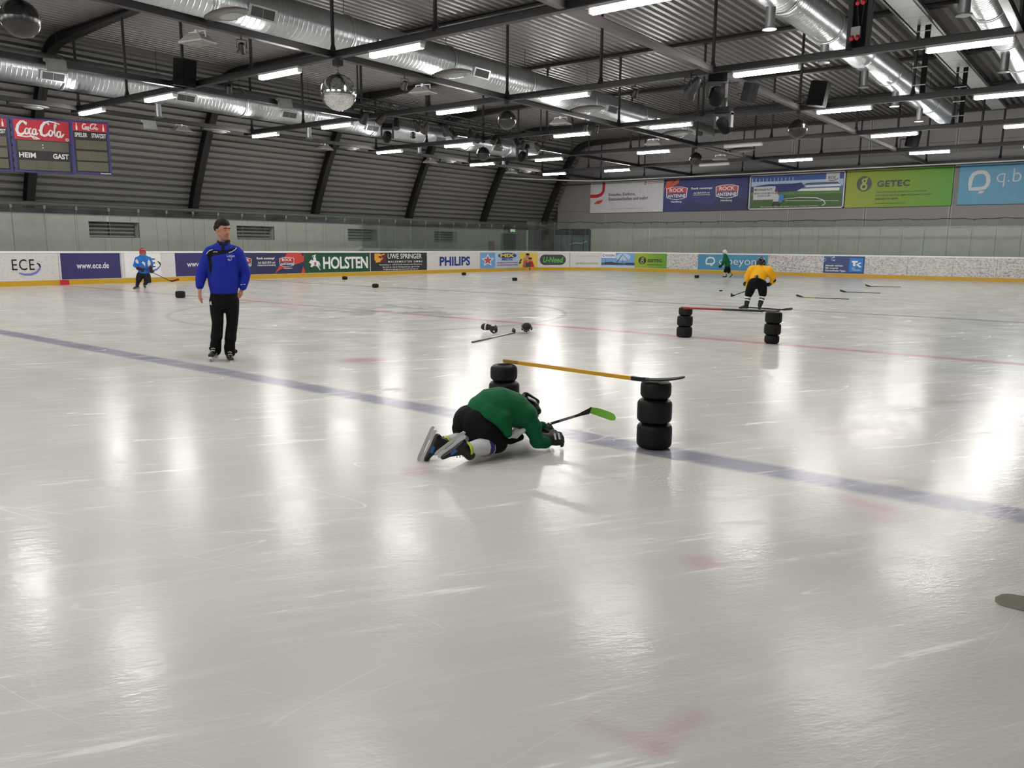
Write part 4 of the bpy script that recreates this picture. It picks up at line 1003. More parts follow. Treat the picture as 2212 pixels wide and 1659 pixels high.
def spot(label, loc, rz, tilt=.7):
    t = thing('spotlight', label, 'spotlight', None, 'small spotlights')
    R = Euler((tilt, 0, 0)).to_matrix(); mb = MB(); mb.lathe([(.05, .10), (.07, .08), (.075, -.05), (.11, -.10)], 14, (0, 0, -.24), R @ Vector((0, 0, 1))); mb.build('can', M_dark, t)
    mb = MB(); mb.lathe([(.1, -.092), (.1, -.1)], 14, (0, 0, -.24), R @ Vector((0, 0, 1))); mb.build('lens', M_lens, t)
    mb = MB(); mb.path([(-.1, 0, -.25), (-.1, 0, -.08), (.1, 0, -.08), (.1, 0, -.25)], .012, 6); mb.tube((0, 0, -.08), (0, 0, .0), .018, n=8); mb.build('yoke', M_dark, t)
    t.location = loc; t.rotation_euler = (0, 0, rz); return t
def speaker(label, loc, rz, tilt=.35, bz=0.0):
    t = thing('speaker', label, 'speaker', None, 'black loudspeakers')
    R = Euler((tilt, 0, 0)).to_matrix(); mb = MB(); pr = [(-.26, -.2), (-.26, .2), (-.1, .26), (.16, .26), (.26, .12), (.26, -.12), (.16, -.26), (-.1, -.26)]
    mb.loft([[R @ Vector((y, x, z))+Vector((0, -.1, -.45)) for x, y in pr] for z in (-.36, .36)], True, 0, False); mb.build('cabinet', M_spk, t)
    mb = MB(); q = [(-.268, -.19), (-.268, .19)]; mb.box(R @ Vector((0, -.265, 0))+Vector((0, -.1, -.45)), (.36, .02, .66), R); mb.build('grille', M_spk, t)
    mb = MB(); mb.tube((0, .42, bz), (0, .42, -.45), .025, n=8); mb.tube((0, .42, -.45), (0, .05, -.45), .025, n=8); mb.bbox((-.06, .36, min(bz, 0)-.03), (.06, .60, min(bz, 0)+.03)); mb.build('bracket', M_dark, t)
    t.location = loc; t.rotation_euler = (0, 0, rz); return t
ZH = ZBEAM-.06
for i, k in enumerate(range(-1, 5)):
    y = Y0+k*DY-3.35
    tail = ['behind the first light row', 'before the row with the large mirror ball', 'beyond the large mirror ball', 'beyond the dark centre ball', 'near the end wall', 'by the end wall'][i]
    for bx, nm in ((-15.7, 'centre beam'),):
        flood('square white floodlight under the %s %s' % (nm, tail), (bx-.35, y, ZH), .2); oval('grey oval luminaire on the %s %s' % (nm, tail), (bx+.75, y, ZH+.12), .1)
for i, k in enumerate(range(0, 5)):
    y = Y0+k*DY-1.5; q = ['first', 'second', 'third', 'fourth', 'fifth'][i]
    oval('grey oval luminaire under the side wall beam near its %s frame' % q, (-29.1, y, ZH-.02), PI/2); flood('white floodlight under the side wall beam near its %s frame' % q, (-28.9, y-1.6, ZH), PI/2)
# tilted square floods facing the rink
def face_flood(label, px, py, X, rz):
    p = atX(px, py, X); t = thing('flat_floodlight', label, 'floodlight', None, 'flat white floodlights')
    R = Euler((1.2, 0, 0)).to_matrix(); mb = MB(); mb.box((0, 0, 0), (.46, .34, .06), R); mb.build('case', M_white, t); mb = MB(); mb.box(R @ Vector((0, 0, .035)), (.40, .28, .012), R); mb.build('lens', M_lens, t)
    mb = MB(); mb.tube((0, .03, .0), (0, .20, .03), .02, n=8); mb.ball((-.24, .05, .12), .05, 10, 6); mb.build('bracket', M_white, t); t.location = p; t.rotation_euler = (0, 0, rz)
for px, py, X, l in ((122, 142, -22.0, 'flat white floodlight on the beam in front of the outer duct, beside the scoreboard'), (616, 224, -22.0, 'flat white floodlight on the beam in front of the outer duct, beyond a black speaker'), (1152, 316, -22.0, 'flat white floodlight at the end of the outer duct'), (324, 270, -28.68, 'flat white floodlight above the cladding beside the scoreboard')):
    face_flood(l, px, py, X, 1.3)
for px, py, X, rz, l in ((522, 100, -15.7, .4, 'small black spotlight under the centre beam before the mirror ball'), (874, 180, -15.7, .6, 'small spotlight beside a floodlight beyond the mirror ball'), (495, 187, None, .5, 'pale can spotlight under the first light row'), (1372, 195, None, .4, 'small grey spotlight under the second light row'), (1265, 262, -15.7, .4, 'small spotlight under the centre beam beside a luminaire'), (1622, 205, -9.0, .3, 'small grey spotlight under the grey beam beyond the stage lights'), (892, 283, -22.3, .3, 'small spotlight beside the moving light at the outer duct'), (1288, 300, -15.7, .4, 'small spotlight close to the luminaire near the end wall')):
    p = atX(px, py, X) if X else atY(px, py, Y0 if px < 600 else Y0+DY); spot(l, (p.x, p.y, ZH+.0), rz+.6)
for px, py, X, rz, l in ((402, 160, -21.75, .0, 'black loudspeaker on a bracket where beams cross near the outer duct'), (1762, 205, -8.3, .0, 'black loudspeaker on a bracket above the dark mirror ball by the grey beam'), (1968, 300, -8.6, .0, 'black loudspeaker on the grey beam near the end wall')):
    p = atX(px, py, X); up_ = p.z > ZBEAM
    dz = (ZBEAM+.09 if up_ else ZH)-(p.z+.45)
    mx = -22.3 if px < 600 else -9.0; speaker(l, (p.x, p.y-.1, p.z+.45), PI/2, .15, dz)
# long black truss with stage lights
TX, TZ = -21.0, 6.15
y0t, y1t = atX(745, 288, TX).y, atX(1185, 288, TX).y
tr = thing('lighting_truss', 'black lattice truss hung between the ducts with rows of lamps', 'truss', (TX, (y0t+y1t)/2, TZ))
for dx, dz in ((-.14, 0), (.14, 0), (0, .25)): mb = MB(); mb.tube((TX+dx, y0t, TZ+dz), (TX+dx, y1t, TZ+dz), .025, n=6); mb.build('chord', M_dark, tr)
nseg = int((y1t-y0t)/.45); mb = MB()
for i in range(nseg):
    a, b = y0t+(y1t-y0t)*i/nseg, y0t+(y1t-y0t)*(i+1)/nseg; 
    for dx in (-.14, .14): mb.bar((TX+dx, a, TZ), (TX, (a+b)/2, TZ+.25), .016, .016); mb.bar((TX, (a+b)/2, TZ+.25), (TX+dx, b, TZ), .016, .016)
    mb.bar((TX-.14, a, TZ), (TX+.14, b, TZ), .016, .016)
tag(mb.build('lattice', M_dark, tr), kind='stuff')
for y in (y0t+.6, y1t-.6): mb = MB(); mb.tube((TX, y, TZ+.25), (TX, y, 8.3), .03, n=6); mb.build('hanger', M_dark, tr)
M_gel = [mat('lamp_black', srgb(14, 14, 15), .5), mat('lamp_bronze', srgb(44, 36, 32), .5), mat('lamp_teal', srgb(24, 32, 35), .5)]
def par(label, loc, rz, tilt, m, sc=1.0):
    t = thing('stage_lamp', label, 'stage lamp', None, 'stage lamps on the lighting truss')
    R = Euler((tilt, 0, 0)).to_matrix(); mb = MB(); mb.lathe([(.06, .22), (.09, .18), (.12, .05), (.13, -.18)], 12, (0, 0, -.32), R @ Vector((0, 0, 1))); mb.build('can', m, t)
    mb = MB(); mb.lathe([(.115, -.165), (.115, -.17)], 12, (0, 0, -.32), R @ Vector((0, 0, 1))); mb.build('lens', M_lens, t)
    mb = MB(); mb.path([(-.15, 0, -.32), (-.15, 0, -.05), (.15, 0, -.05), (.15, 0, -.32)], .014, 6); mb.tube((0, 0, -.05), (0, 0, .026), .02, n=8); mb.build('yoke', M_dark, t)
    t.location = loc; t.rotation_euler = (0, 0, rz); t.scale = (sc,)*3
random.seed(3)
_ord = ['first', 'second', 'third', 'fourth', 'fifth', 'sixth', 'seventh', 'eighth', 'ninth', 'tenth', 'eleventh', 'twelfth', 'thirteenth', 'fourteenth']
for i in range(14):
    y = y0t+1.0+(y1t-y0t-2.0)*i/13
    for k in range(0, 5):
        if abs(y-(Y0+k*DY)) < .42: y = Y0+k*DY+math.copysign(.44, y-(Y0+k*DY))
    par('%s stage lamp, %s along the lattice truss from the mirror ball end' % (('black', 'bronze', 'teal')[i % 3], _ord[i]), (TX+(.14 if i % 2 else -.14), y, TZ-.05), random.uniform(0, 6.2), random.uniform(.4, .9), M_gel[i % 3])
# moving-head lights
def moving(label, loc, rz, s=1.0):
    t = thing('moving_light', label, 'moving light', None, 'moving head lights')
    mb = MB(); mb.bbox((-.2, -.16, -.16), (.2, .16, -.0)); mb.build('base', M_spk, t)
    mb = MB(); mb.bbox((-.24, -.08, -.52), (-.18, .08, -.12)); mb.bbox((.18, -.08, -.52), (.24, .08, -.12)); mb.bbox((-.24, -.1, -.20), (.24, .1, -.14)); mb.build('yoke', M_dark, t)
    R = Euler((1.1, 0, 0)).to_matrix(); mb = MB(); mb.loft([mb.ring(Vector((0, 0, -.46))+R @ Vector((0, 0, z)), R @ Vector((0, 0, 1)), r, 14, None, r*.9) for r, z in ((.08, .24), (.15, .18), (.17, -.05), (.14, -.22))]); mb.build('head', M_spk, t)
    mb = MB(); mb.lathe([(.11, -.222), (.11, -.23)], 14, (0, 0, -.46), R @ Vector((0, 0, 1))); mb.build('lens', M_lens, t)
    t.location = loc; t.rotation_euler = (0, 0, rz); t.scale = (s,)*3; return t
p = atX(836, 270, -22.3); moving('black moving head light under the beam beside the outer duct', (p.x, p.y, ZH), .9, 1.0)
p = atX(1128, 280, -22.3); moving('black moving head light under the long truss near its end', (p.x, p.y, ZH+.1), .9, 1.1)
# cluster under the grey beam crossing
cx_, cy_ = -9.0, Y0+DY
moving('grey moving head light in the cluster under the grey beam crossing', (cx_+.05, cy_+.2, ZH), .5, 1.15)
low = moving('black moving head light lowest in the cluster under the grey beam', (cx_-.02, cy_+.9, ZH-.72), .0, 1.0)
mb = MB(); mb.bar((0, -.1, .73), (0, 0, -.02), .14, .10); mb.build('drop_arm', M_dark, low)
sp_ = speaker('black loudspeaker in the stage light cluster facing the end wall', (cx_+.36, cy_+1.45, ZH-.0), PI/2, .2); sp_.scale = (.66,)*3; par('bronze stage lamp in the cluster under the grey beam crossing', (cx_-.55, cy_-.1, ZH), 1.0, .5, M_gel[1], 1.2)
par('teal stage lamp in the cluster under the grey beam crossing', (cx_-.3, cy_-.45, ZH), 1.6, .7, M_gel[2], 1.1)
# pendant black channel with red power sockets
q = atZ(1852, 112, ZBEAM)
pw = thing('power_drop', 'black upright channel with grey boxes and red power sockets above the beam', 'power outlet', (q.x, Y0+DY, ZBEAM))
for dx in (-.20, .22): mb = MB(); mb.bbox((q.x+dx-.05, Y0+DY-.05, ZBEAM+.07), (q.x+dx+.05, Y0+DY+.05, 8.24)); mb.build('upright', M_dark, pw)
mb = MB(); mb.bbox((q.x-.2, Y0+DY+.05, ZBEAM+.07), (q.x+.22, Y0+DY+.08, ZBEAM+.12+1.6)); mb.build('back_plate', M_spk, pw)
mb = MB(); mb.path([(q.x-.05, Y0+DY, 8.2), (q.x-.02, Y0+DY-.02, 7.6), (q.x-.06, Y0+DY-.02, 7.0), (q.x, Y0+DY, ZBEAM+.5)], .02, 6); mb.path([(q.x+.08, Y0+DY, 8.2), (q.x+.1, Y0+DY-.02, 7.4), (q.x+.06, Y0+DY-.02, 6.6)], .016, 6); mb.build('cable', M_black, pw)
for dz, dx in ((.30, -.06), (1.05, .02)):
    mb = MB(); mb.bbox((q.x+dx-.10, Y0+DY-.06, ZBEAM+dz), (q.x+dx+.10, Y0+DY+.04, ZBEAM+dz+.24)); b_ = mb.build('box', mat('socket_grey', srgb(150, 150, 148), .5), pw)
    for s_ in (-1, 1): mb = MB(); mb.tube((q.x+dx+s_*.06, Y0+DY-.06, ZBEAM+dz+.02), (q.x+dx+s_*.06, Y0+DY-.14, ZBEAM+dz-.04), .045, n=10); mb.build('socket', M_redk, b_)
# black cable trays standing beside hanger posts
for k, l in ((2, 'third'), (3, 'fourth')):
    ct = thing('cable_tray', 'black perforated cable tray rising beside a post on the %s light row' % l, 'cable tray', (-5.4, Y0+k*DY, ZBEAM))
    mb = MB(); mb.bbox((-5.45, Y0+k*DY-.13, ZBEAM+.08), (-5.30, Y0+k*DY-.09, 8.0)); mb.build('tray', M_spk, ct)
    for z in np.arange(ZBEAM+.3, 7.9, .5): mb = MB(); mb.bbox((-5.69, Y0+k*DY-.15, z), (-5.30, Y0+k*DY-.13, z+.03)); mb.build('clip', M_steel, ct)
# ================================================================ TYRES, STICKS, GLOVES ON THE ICE
M_tyre = mat('black_rubber', srgb(15, 16, 16), .62, 0, .3, var=.15, vscale=20, bump=.15, bscale=90)
M_tyre2 = mat('tyre_sidewall', srgb(13, 14, 14), .5, 0, .3, var=.1)
def tyre_meshes(R, Hh):
    c = min(.032, Hh*.2); mb = MB()
    mb.lathe([(R-.012, .014), (R-.003, .026), (R, .04), (R+.001, Hh/2), (R, Hh-.04), (R-.003, Hh-.026), (R-.012, Hh-.014)], 40, cap=False); tread = mb.mesh('tread'); tread.materials.append(M_tyre)
    mb = MB(); mb.lathe([(R-.011, Hh-.0142), (R-.03, Hh-.002), (R-.042, Hh), (R-.055, Hh-.006), (R-.062, Hh-.02), (R-.066, Hh-.04), (R-.03, Hh-.06), (R-.02, Hh/2)], 40, cap=False); top = mb.mesh('sidewall'); top.materials.append(M_tyre2)
    mb = MB(); mb.lathe([(R-.011, .0142), (R-.03, .002), (R-.042, 0), (R-.055, .006), (R-.062, .02), (R-.066, .04), (R-.03, .06), (R-.02, Hh/2)], 40, cap=False); bot = mb.mesh('sidewall'); bot.materials.append(M_tyre2)
    return tread, top, bot
_TM = {}
def tyre(loc, kind, label, group, tilt=(0, 0, 0)):
    R, Hh = {'n': (.118, .145), 'w': (.134, .19), 's': (.136, .20)}[kind]
    if kind not in _TM: _TM[kind] = tyre_meshes(R, Hh)
    t = thing('rubber_tyre', label, 'tyre', None, group)
    for nm, me in zip(('tread', 'sidewall', 'sidewall'), _TM[kind]): link(nm, me, None, t)
    t.location = loc; t.rotation_euler = tilt; return Hh
def stack(x, y, kinds, names, group):
    z = 0; random.seed(int(abs(x*100)))
    for i, (k, n) in enumerate(zip(kinds, names)):
        z += tyre((x+random.uniform(-.006, .006), y+random.uniform(-.006, .006), z), k, n, group, (0, 0, random.uniform(0, 3)))+.0005
    return z
SL = atZ(1089, 784, .54); SR = atZ(1412, 966, 0); FL = atZ(1478, 728, 0); FR = atZ(1667, 742, 0)
g1 = 'tyre stacks under the yellow stick'; g2 = 'tyre stacks under the red stick'
zL = stack(SL.x, SL.y, 'wwn', ['wide black tyre at the bottom of the stack behind the crawling player', 'wide black tyre in the middle of the stack behind the crawling player', 'narrow black tyre on top of the stack under the yellow stick handle'], g1)
zR = stack(SR.x, SR.y, 'sww'[:2]+'n', ['wide black tyre at the bottom of the stack on the blue line', 'wide black tyre in the middle of the stack on the blue line', 'narrow black tyre on top of the stack under the yellow stick blade'], g1)
zFL = stack(FL.x, FL.y, 'wwn', ['black tyre at the bottom of the stack under the red stick handle', 'black tyre in the middle of the stack under the red stick handle', 'narrow black tyre on top of the stack under the red stick handle'], g2)
zFR = stack(FR.x, FR.y, 'nww', ['narrow black tyre at the bottom of the stack under the red stick blade', 'black tyre in the middle of the stack under the red stick blade', 'black tyre on top of the stack under the red stick blade'], g2)
g3 = 'single tyres on the ice'
for (px, py), k, l in (((390, 643), 'w', 'single black tyre on the ice beside the standing coach'), ((319, 611), 'w', 'single black tyre on the ice behind the blue-jersey player'), ((745, 604), 'n', 'single black tyre on the ice in front of the brewery board'), ((811, 621.5), 'n', 'single black tyre on the thin far blue line'), ((1002, 594.5), 'n', 'single black tyre on the ice in front of the PHILIPS board'), ((1112, 606.5), 'n', 'single black tyre on the ice in front of the supermarket board'), ((1505, 600.5), 'n', 'single black tyre on the ice near the small green-jersey player')):
    p = atZ(px, py, 0); tyre((p.x, p.y, 0), k, l, g3)

M_tape = mat('black_tape', srgb(14, 14, 15), .7); M_shaft = mat('black_carbon', srgb(12, 12, 13), .35); M_yshaft = mat('yellow_shaft', srgb(206, 158, 36), .4, var=.1, vscale=14)
M_rshaft = mat('red_shaft', srgb(150, 28, 38), .45); M_gtape = mat('green_tape', srgb(110, 176, 40), .6); M_wood = mat('wooden_shaft', srgb(170, 130, 66), .5); M_redtape = mat('dark_red_tape', srgb(120, 30, 24), .6); M_gtex = mat('silver_print', srgb(120, 120, 122), .4)
def stick(label, butt, heel, tip, segs, blade_m, group=None, bh=.065, up=None, lie=None):
    """hockey stick: shaft from butt to heel in coloured segments, curved blade from heel to tip"""
    butt, heel, tip = Vector(butt), Vector(heel), Vector(tip); d = (heel-butt).normalized(); b = (tip-heel); L = b.length
    up = Vector(up) if up is not None else Vector((0, 0, 1)); side = b.cross(up).normalized(); bup = side.cross(b.normalized()).normalized()
    if bup.dot(up) < 0: bup = -bup
    t = thing('hockey_stick', label, 'hockey stick', tuple((butt+heel)/2), group)
    for u0, u1, m, nm in segs:
        mb = MB(); mb.bar(butt+(heel-butt)*u0, butt+(heel-butt)*u1, .030, .020, up=tuple(bup if abs(bup.dot(d)) < .9 else side)); mb.build(nm, m, t)
    mb = MB(); R = []
    n = 14
    for i in range(n+1):
        u = i/n; c = heel+b*u+side*(.045*u*u); h = bh*(.75+.25*min(1, u*3))*(1 if u < .78 else math.sqrt(max(.12, 1-((u-.78)/.23)**2))); th = .006
        lo_ = c-bup*.005+bup*(bh*.22*max(0, (u-.8)/.2)**2); R.append([lo_-side*th, lo_+side*th, lo_+side*th+bup*h, lo_-side*th+bup*h])
    mb.loft(R, True, 0, False); mb.build('blade', blade_m, t)
    mb = MB(); mb.loft([[heel-d*.09+s_*side*.012+q*bup*.012 for s_, q in ((-1, -1), (1, -1), (1, 1), (-1, 1))], [heel+b*.06+s_*side*.007+q*bup*bh*.5+bup*bh*.3 for s_, q in ((-1, -1), (1, -1), (1, 1), (-1, 1))]], True, 0, False); mb.build('hosel', M_tape if blade_m is not M_gtape else M_shaft, t)
    return t
# yellow stick across the near stacks
Zt = max(zL, zR)+.012
pA = atZ(1088, 778, Zt); pB = atZ(1392, 821, Zt); pC = atZ(1477, 830, Zt)
stick('yellow hockey stick with black taped blade laid across two tyre stacks', (pA.x, pA.y, zL+.017), (pB.x, pB.y, zR+.014), (pC.x, pC.y, zR+.016), [(0, .12, M_wood, 'grip'), (.12, .92, M_yshaft, 'shaft'), (.92, 1, M_tape, 'tape')], M_tape, None, .055, up=(-.45, .9, .12))
pA = atZ(1476, 665, zFL+.01); pB = atZ(1648, 672, zFR+.01); pC = atZ(1684, 678, zFR+.012)
stick('red and black hockey stick laid across the tyre stacks on the red line', pA, pB, pC, [(0, .5, M_rshaft, 'shaft'), (.5, 1, M_shaft, 'shaft')], M_tape, None, .055, up=(-.45, .9, .15))
gs = 'sticks lying on the ice'
def ice_stick(label, b, h, t_, segs, m=M_tape): stick(label, atZ(*b, .012), atZ(*h, .014), atZ(*t_, .014), segs, m, gs, up=(-.5, .6, .5))
ice_stick('black hockey stick lying on the ice behind the yellow-jersey player', (1606, 663.5), (1696, 669.5), (1713, 671), [(0, 1, M_shaft, 'shaft')])
ice_stick('hockey stick with wooden lower shaft lying nearest the yellow-jersey player', (1834, 646), (1730, 642), (1717, 639.5), [(0, .7, M_shaft, 'shaft'), (.7, 1, M_wood, 'shaft')])
ice_stick('black hockey stick lying between two other sticks near the end boards', (1902, 633), (1822, 630.5), (1812, 629), [(0, 1, M_shaft, 'shaft')])
ice_stick('black hockey stick lying closest to the scuffed end boards', (1946, 620), (1876, 618.5), (1867, 617), [(0, 1, M_shaft, 'shaft')])
ice_stick('black and silver hockey stick lying beside two dropped gloves', (1020, 739), (1112, 718), (1101, 713.5), [(0, .42, M_shaft, 'shaft'), (.42, .80, M_gtex, 'print'), (.80, 1, M_shaft, 'shaft')])
# blade of a stick reaching in at the edge of the picture, lying on the ice
tp = atZ(2151, 1312, .0); mb = None
stick('worn black stick blade lying on the ice near the camera', (tp.x+1.75, tp.y-.35, .02), (tp.x+.30, tp.y+.06, .012), (tp.x, tp.y, .012), [(0, 1, M_shaft, 'shaft')], mat('worn_blade', srgb(136, 131, 118), .6, var=.35, vscale=30), None, .062, up=(.0, .30, .95))
# puck
p = atZ(1557, 629, 0); pk = thing('puck', 'small black puck lying on the ice before the yellow-jersey player', 'puck', None); mb = MB(); mb.lathe([(.036, 0), (.038, .004), (.038, .021), (.036, .025)], 20); mb.build('body', M_tyre, pk); mb = MB(); mb.lathe([(.0385, .006), (.0388, .0125), (.0385, .019)], 20, cap=False); mb.build('rim', M_tyre2, pk); pk.location = (p.x, p.y, 0); pk.scale = (1.6,)*3

# ---- soft bodies: overlapping round forms fused into one skin
def caps(mb, pts, n=14):
    """closed tube with round ends; pts = [(pos, r)] or [(pos, rx, ry, ref)]"""
    P = [Vector(q[0]) for q in pts]; R = []
    def rr(q): return (q[1], q[2] if len(q) > 2 else q[1], q[3] if len(q) > 3 else None)
    for i, q in enumerate(pts):
        d = P[min(i+1, len(P)-1)]-P[max(i-1, 0)]; a, b_, ref = rr(q)
        if i == 0:
            dd = (P[1]-P[0]).normalized(); m = min(a, b_)
            for th in (.12, .5, .9, 1.25): R.append(mb.ring(P[0]-dd*m*math.cos(th), dd, a*math.sin(th), n, ref, b_*math.sin(th)))
        R.append(mb.ring(P[i], d, a, n, ref, b_))
        if i == len(pts)-1:
            dd = (P[-1]-P[-2]).normalized(); m = min(a, b_)
            for th in (1.25, .9, .5, .12): R.append(mb.ring(P[-1]+dd*m*math.cos(th), dd, a*math.sin(th), n, ref, b_*math.sin(th)))
    mb.loft(R)
def fuse(mb, voxel, it=3, fac=.5):
    me = mb.mesh('tmp'); o = bpy.data.objects.new('tmp', me)
    r = o.modifiers.new('r', 'REMESH'); r.mode = 'VOXEL'; r.voxel_size = voxel
    if it: s_ = o.modifiers.new('s', 'SMOOTH'); s_.iterations = it; s_.factor = fac
    out = evaluate(o)
    bpy.data.objects.remove(o); bpy.data.meshes.remove(me)
    out.polygons.foreach_set('use_smooth', [True]*len(out.polygons)); return out
def skin(name, mb, voxel, mats, parent, it=3, pick=None, wrinkle=0):
    me = fuse(mb, voxel, it); me.materials.clear(); me.name = name
    for m in (mats if isinstance(mats, (list, tuple)) else [mats]): me.materials.append(m)
    if pick:
        idx = [pick(p.center, p.normal) for p in me.polygons]; me.polygons.foreach_set('material_index', idx)
    return link(name, me, None, parent)
M_glove = mat('glove_black', srgb(13, 13, 15), .6, bump=.2, bscale=70); M_glovew = mat('glove_white', srgb(206, 206, 204), .5); M_palm = mat('glove_palm_grey', srgb(120, 118, 112), .7)
def glove_mb(mb, W_, F, U, s=1.0, curl=.5, thumb=1, cuff=True):
    """padded hockey glove; W_ wrist, F towards the knuckles, U out of the back of the hand"""
    W_, F, U = Vector(W_), Vector(F).normalized(), Vector(U); U = (U-F*U.dot(F)).normalized(); Sd = F.cross(U)*thumb
    if cuff: caps(mb, [(W_-F*.10*s, .060*s, .050*s, U), (W_-F*.02*s, .052*s, .042*s, U)])
    caps(mb, [(W_, .046*s, .036*s, U), (W_+F*.055*s, .056*s, .040*s, U)])
    for i in range(4):
        o = W_+F*(.075-.004*abs(i-1.3))*s+Sd*(.042-.028*i)*s+U*.008*s; ln = (.036, .042, .038, .030)[i]*s
        a = curl; d1 = (F*math.cos(a)-U*math.sin(a)); d2 = (F*math.cos(2.1*a)-U*math.sin(2.1*a)); d3 = (F*math.cos(3.1*a)-U*math.sin(3.1*a))
        caps(mb, [(o, .0155*s), (o+d1*ln, .0155*s), (o+d1*ln+d2*ln*.8, .0145*s), (o+d1*ln+d2*ln*.8+d3*ln*.6, .0125*s)], 10)
    o = W_+F*.02*s+Sd*.045*s-U*.008*s; caps(mb, [(o, .018*s), (o+(F*.6+Sd*.6-U*.3)*.045*s, .018*s), (o+(F*1.3+Sd*.7-U*.8)*.045*s, .015*s)], 10)
def dropped_glove(label, px, py, ang, roll, s):
    p = atZ(px, py, .0); t = thing('hockey_glove', label, 'glove', (p.x, p.y, 0), 'gloves dropped on the ice')
    F = Vector((math.cos(ang), math.sin(ang), -.05)); U = Vector((0, 0, 1)); U = Matrix.Rotation(roll, 3, F) @ U
    mb = MB(); o = p+Vector((0, 0, .075*s)); glove_mb(mb, o-F*.03, F, U, s, .7, 1); g_ = skin('shell', mb, .008, [M_glove, M_palm], t, 2, lambda c, n: 1 if n.dot(U) < -.6 and (c-o).dot(F) > .05*s else 0)
    z = min(v.co.z for v in g_.data.vertices); g_.location.z -= z-.002
    off = Vector((0, 0, -z+.002))
    for q in ((-.125, .064, .054), (-.118, .066, .056)):
        pass
    mb = MB(); mb.loft([mb.ring(o-F*.03-F*.075*s+off+F*d_, F, .064*s*k, 20, U, .054*s*k) for d_, k in ((0, .99), (.004, 1.03), (.022, 1.0), (.026, .95))], False); mb.build('cuff_band', M_glovew, t)
    mb = MB(); mb.box(o+F*.03*s+off+U*.042*s, (.05*s, .035*s, .008), Matrix((F, U.cross(F), U)).transposed()); mb.build('logo_patch', M_glovew, t)
dropped_glove('black hockey glove with white cuff lettering lying on its side on the ice', 1062, 720, .35, .5, 1.15)
dropped_glove('black hockey glove standing on the ice with its cuff opening towards the camera', 1136, 719, 2.3, 0, 1.4)
# ================================================================ PEOPLE
M_skin = mat('skin', srgb(176, 124, 100), .55, 0, .4, var=.06); M_hair = mat('dark_brown_hair', srgb(24, 17, 13), .7, 0, .25, bump=.6, bscale=60); M_lip = mat('lips', srgb(158, 104, 88), .5); M_brow = mat('brow_hair', srgb(52, 36, 28), .7); M_stub = mat('stubble_skin', srgb(156, 111, 91), .6)
M_blue = mat('royal_blue_jacket', srgb(16, 36, 148), .75, 0, .3, var=.1, vscale=10, bump=.55, bscale=11); M_navyk = mat('black_jersey_panel', srgb(10, 10, 18), .75, 0, .25); M_pants = mat('black_trousers', srgb(8, 8, 10), .8, 0, .2, var=.2, vscale=12, bump=.5, bscale=14)
M_boot = mat('skate_boot_black', srgb(11, 11, 13), .4); M_holder = mat('skate_holder_white', srgb(205, 206, 205), .4); M_blade = mat('skate_blade_steel', srgb(190, 192, 195), .2, .9); M_lace = mat('white_laces', srgb(190, 184, 170), .7)
M_green = mat('green_jersey', srgb(5, 92, 52), .8, 0, .25, var=.12, vscale=8, bump=.55, bscale=11); M_yel = mat('yellow_jersey', srgb(228, 166, 12), .7, 0, .3, var=.08, vscale=8); M_lblue = mat('light_blue_jersey', srgb(40, 112, 196), .7, 0, .3, var=.08); M_sock = mat('white_sock', srgb(205, 205, 210), .8); M_sockb = mat('sock_blue_band', srgb(40, 44, 120), .8); M_sockk = mat('sock_black_band', srgb(18, 18, 22), .8)
M_helk = mat('black_helmet', srgb(9, 9, 11), .25, 0, .5); M_helw = mat('white_helmet', srgb(214, 212, 208), .3); M_helr = mat('red_helmet', srgb(176, 26, 36), .3); M_cage = mat('cage_wire', srgb(176, 176, 172), .35, .6); M_neon = mat('neon_trim', srgb(190, 214, 60), .6); M_bluep = mat('blue_accent', srgb(34, 96, 170), .4); M_sign = mat('jersey_white', srgb(214, 214, 214), .6); M_eye = mat('eye_dark', srgb(28, 22, 20), .3); M_white_eye = mat('eye_white', srgb(170, 164, 156), .4)

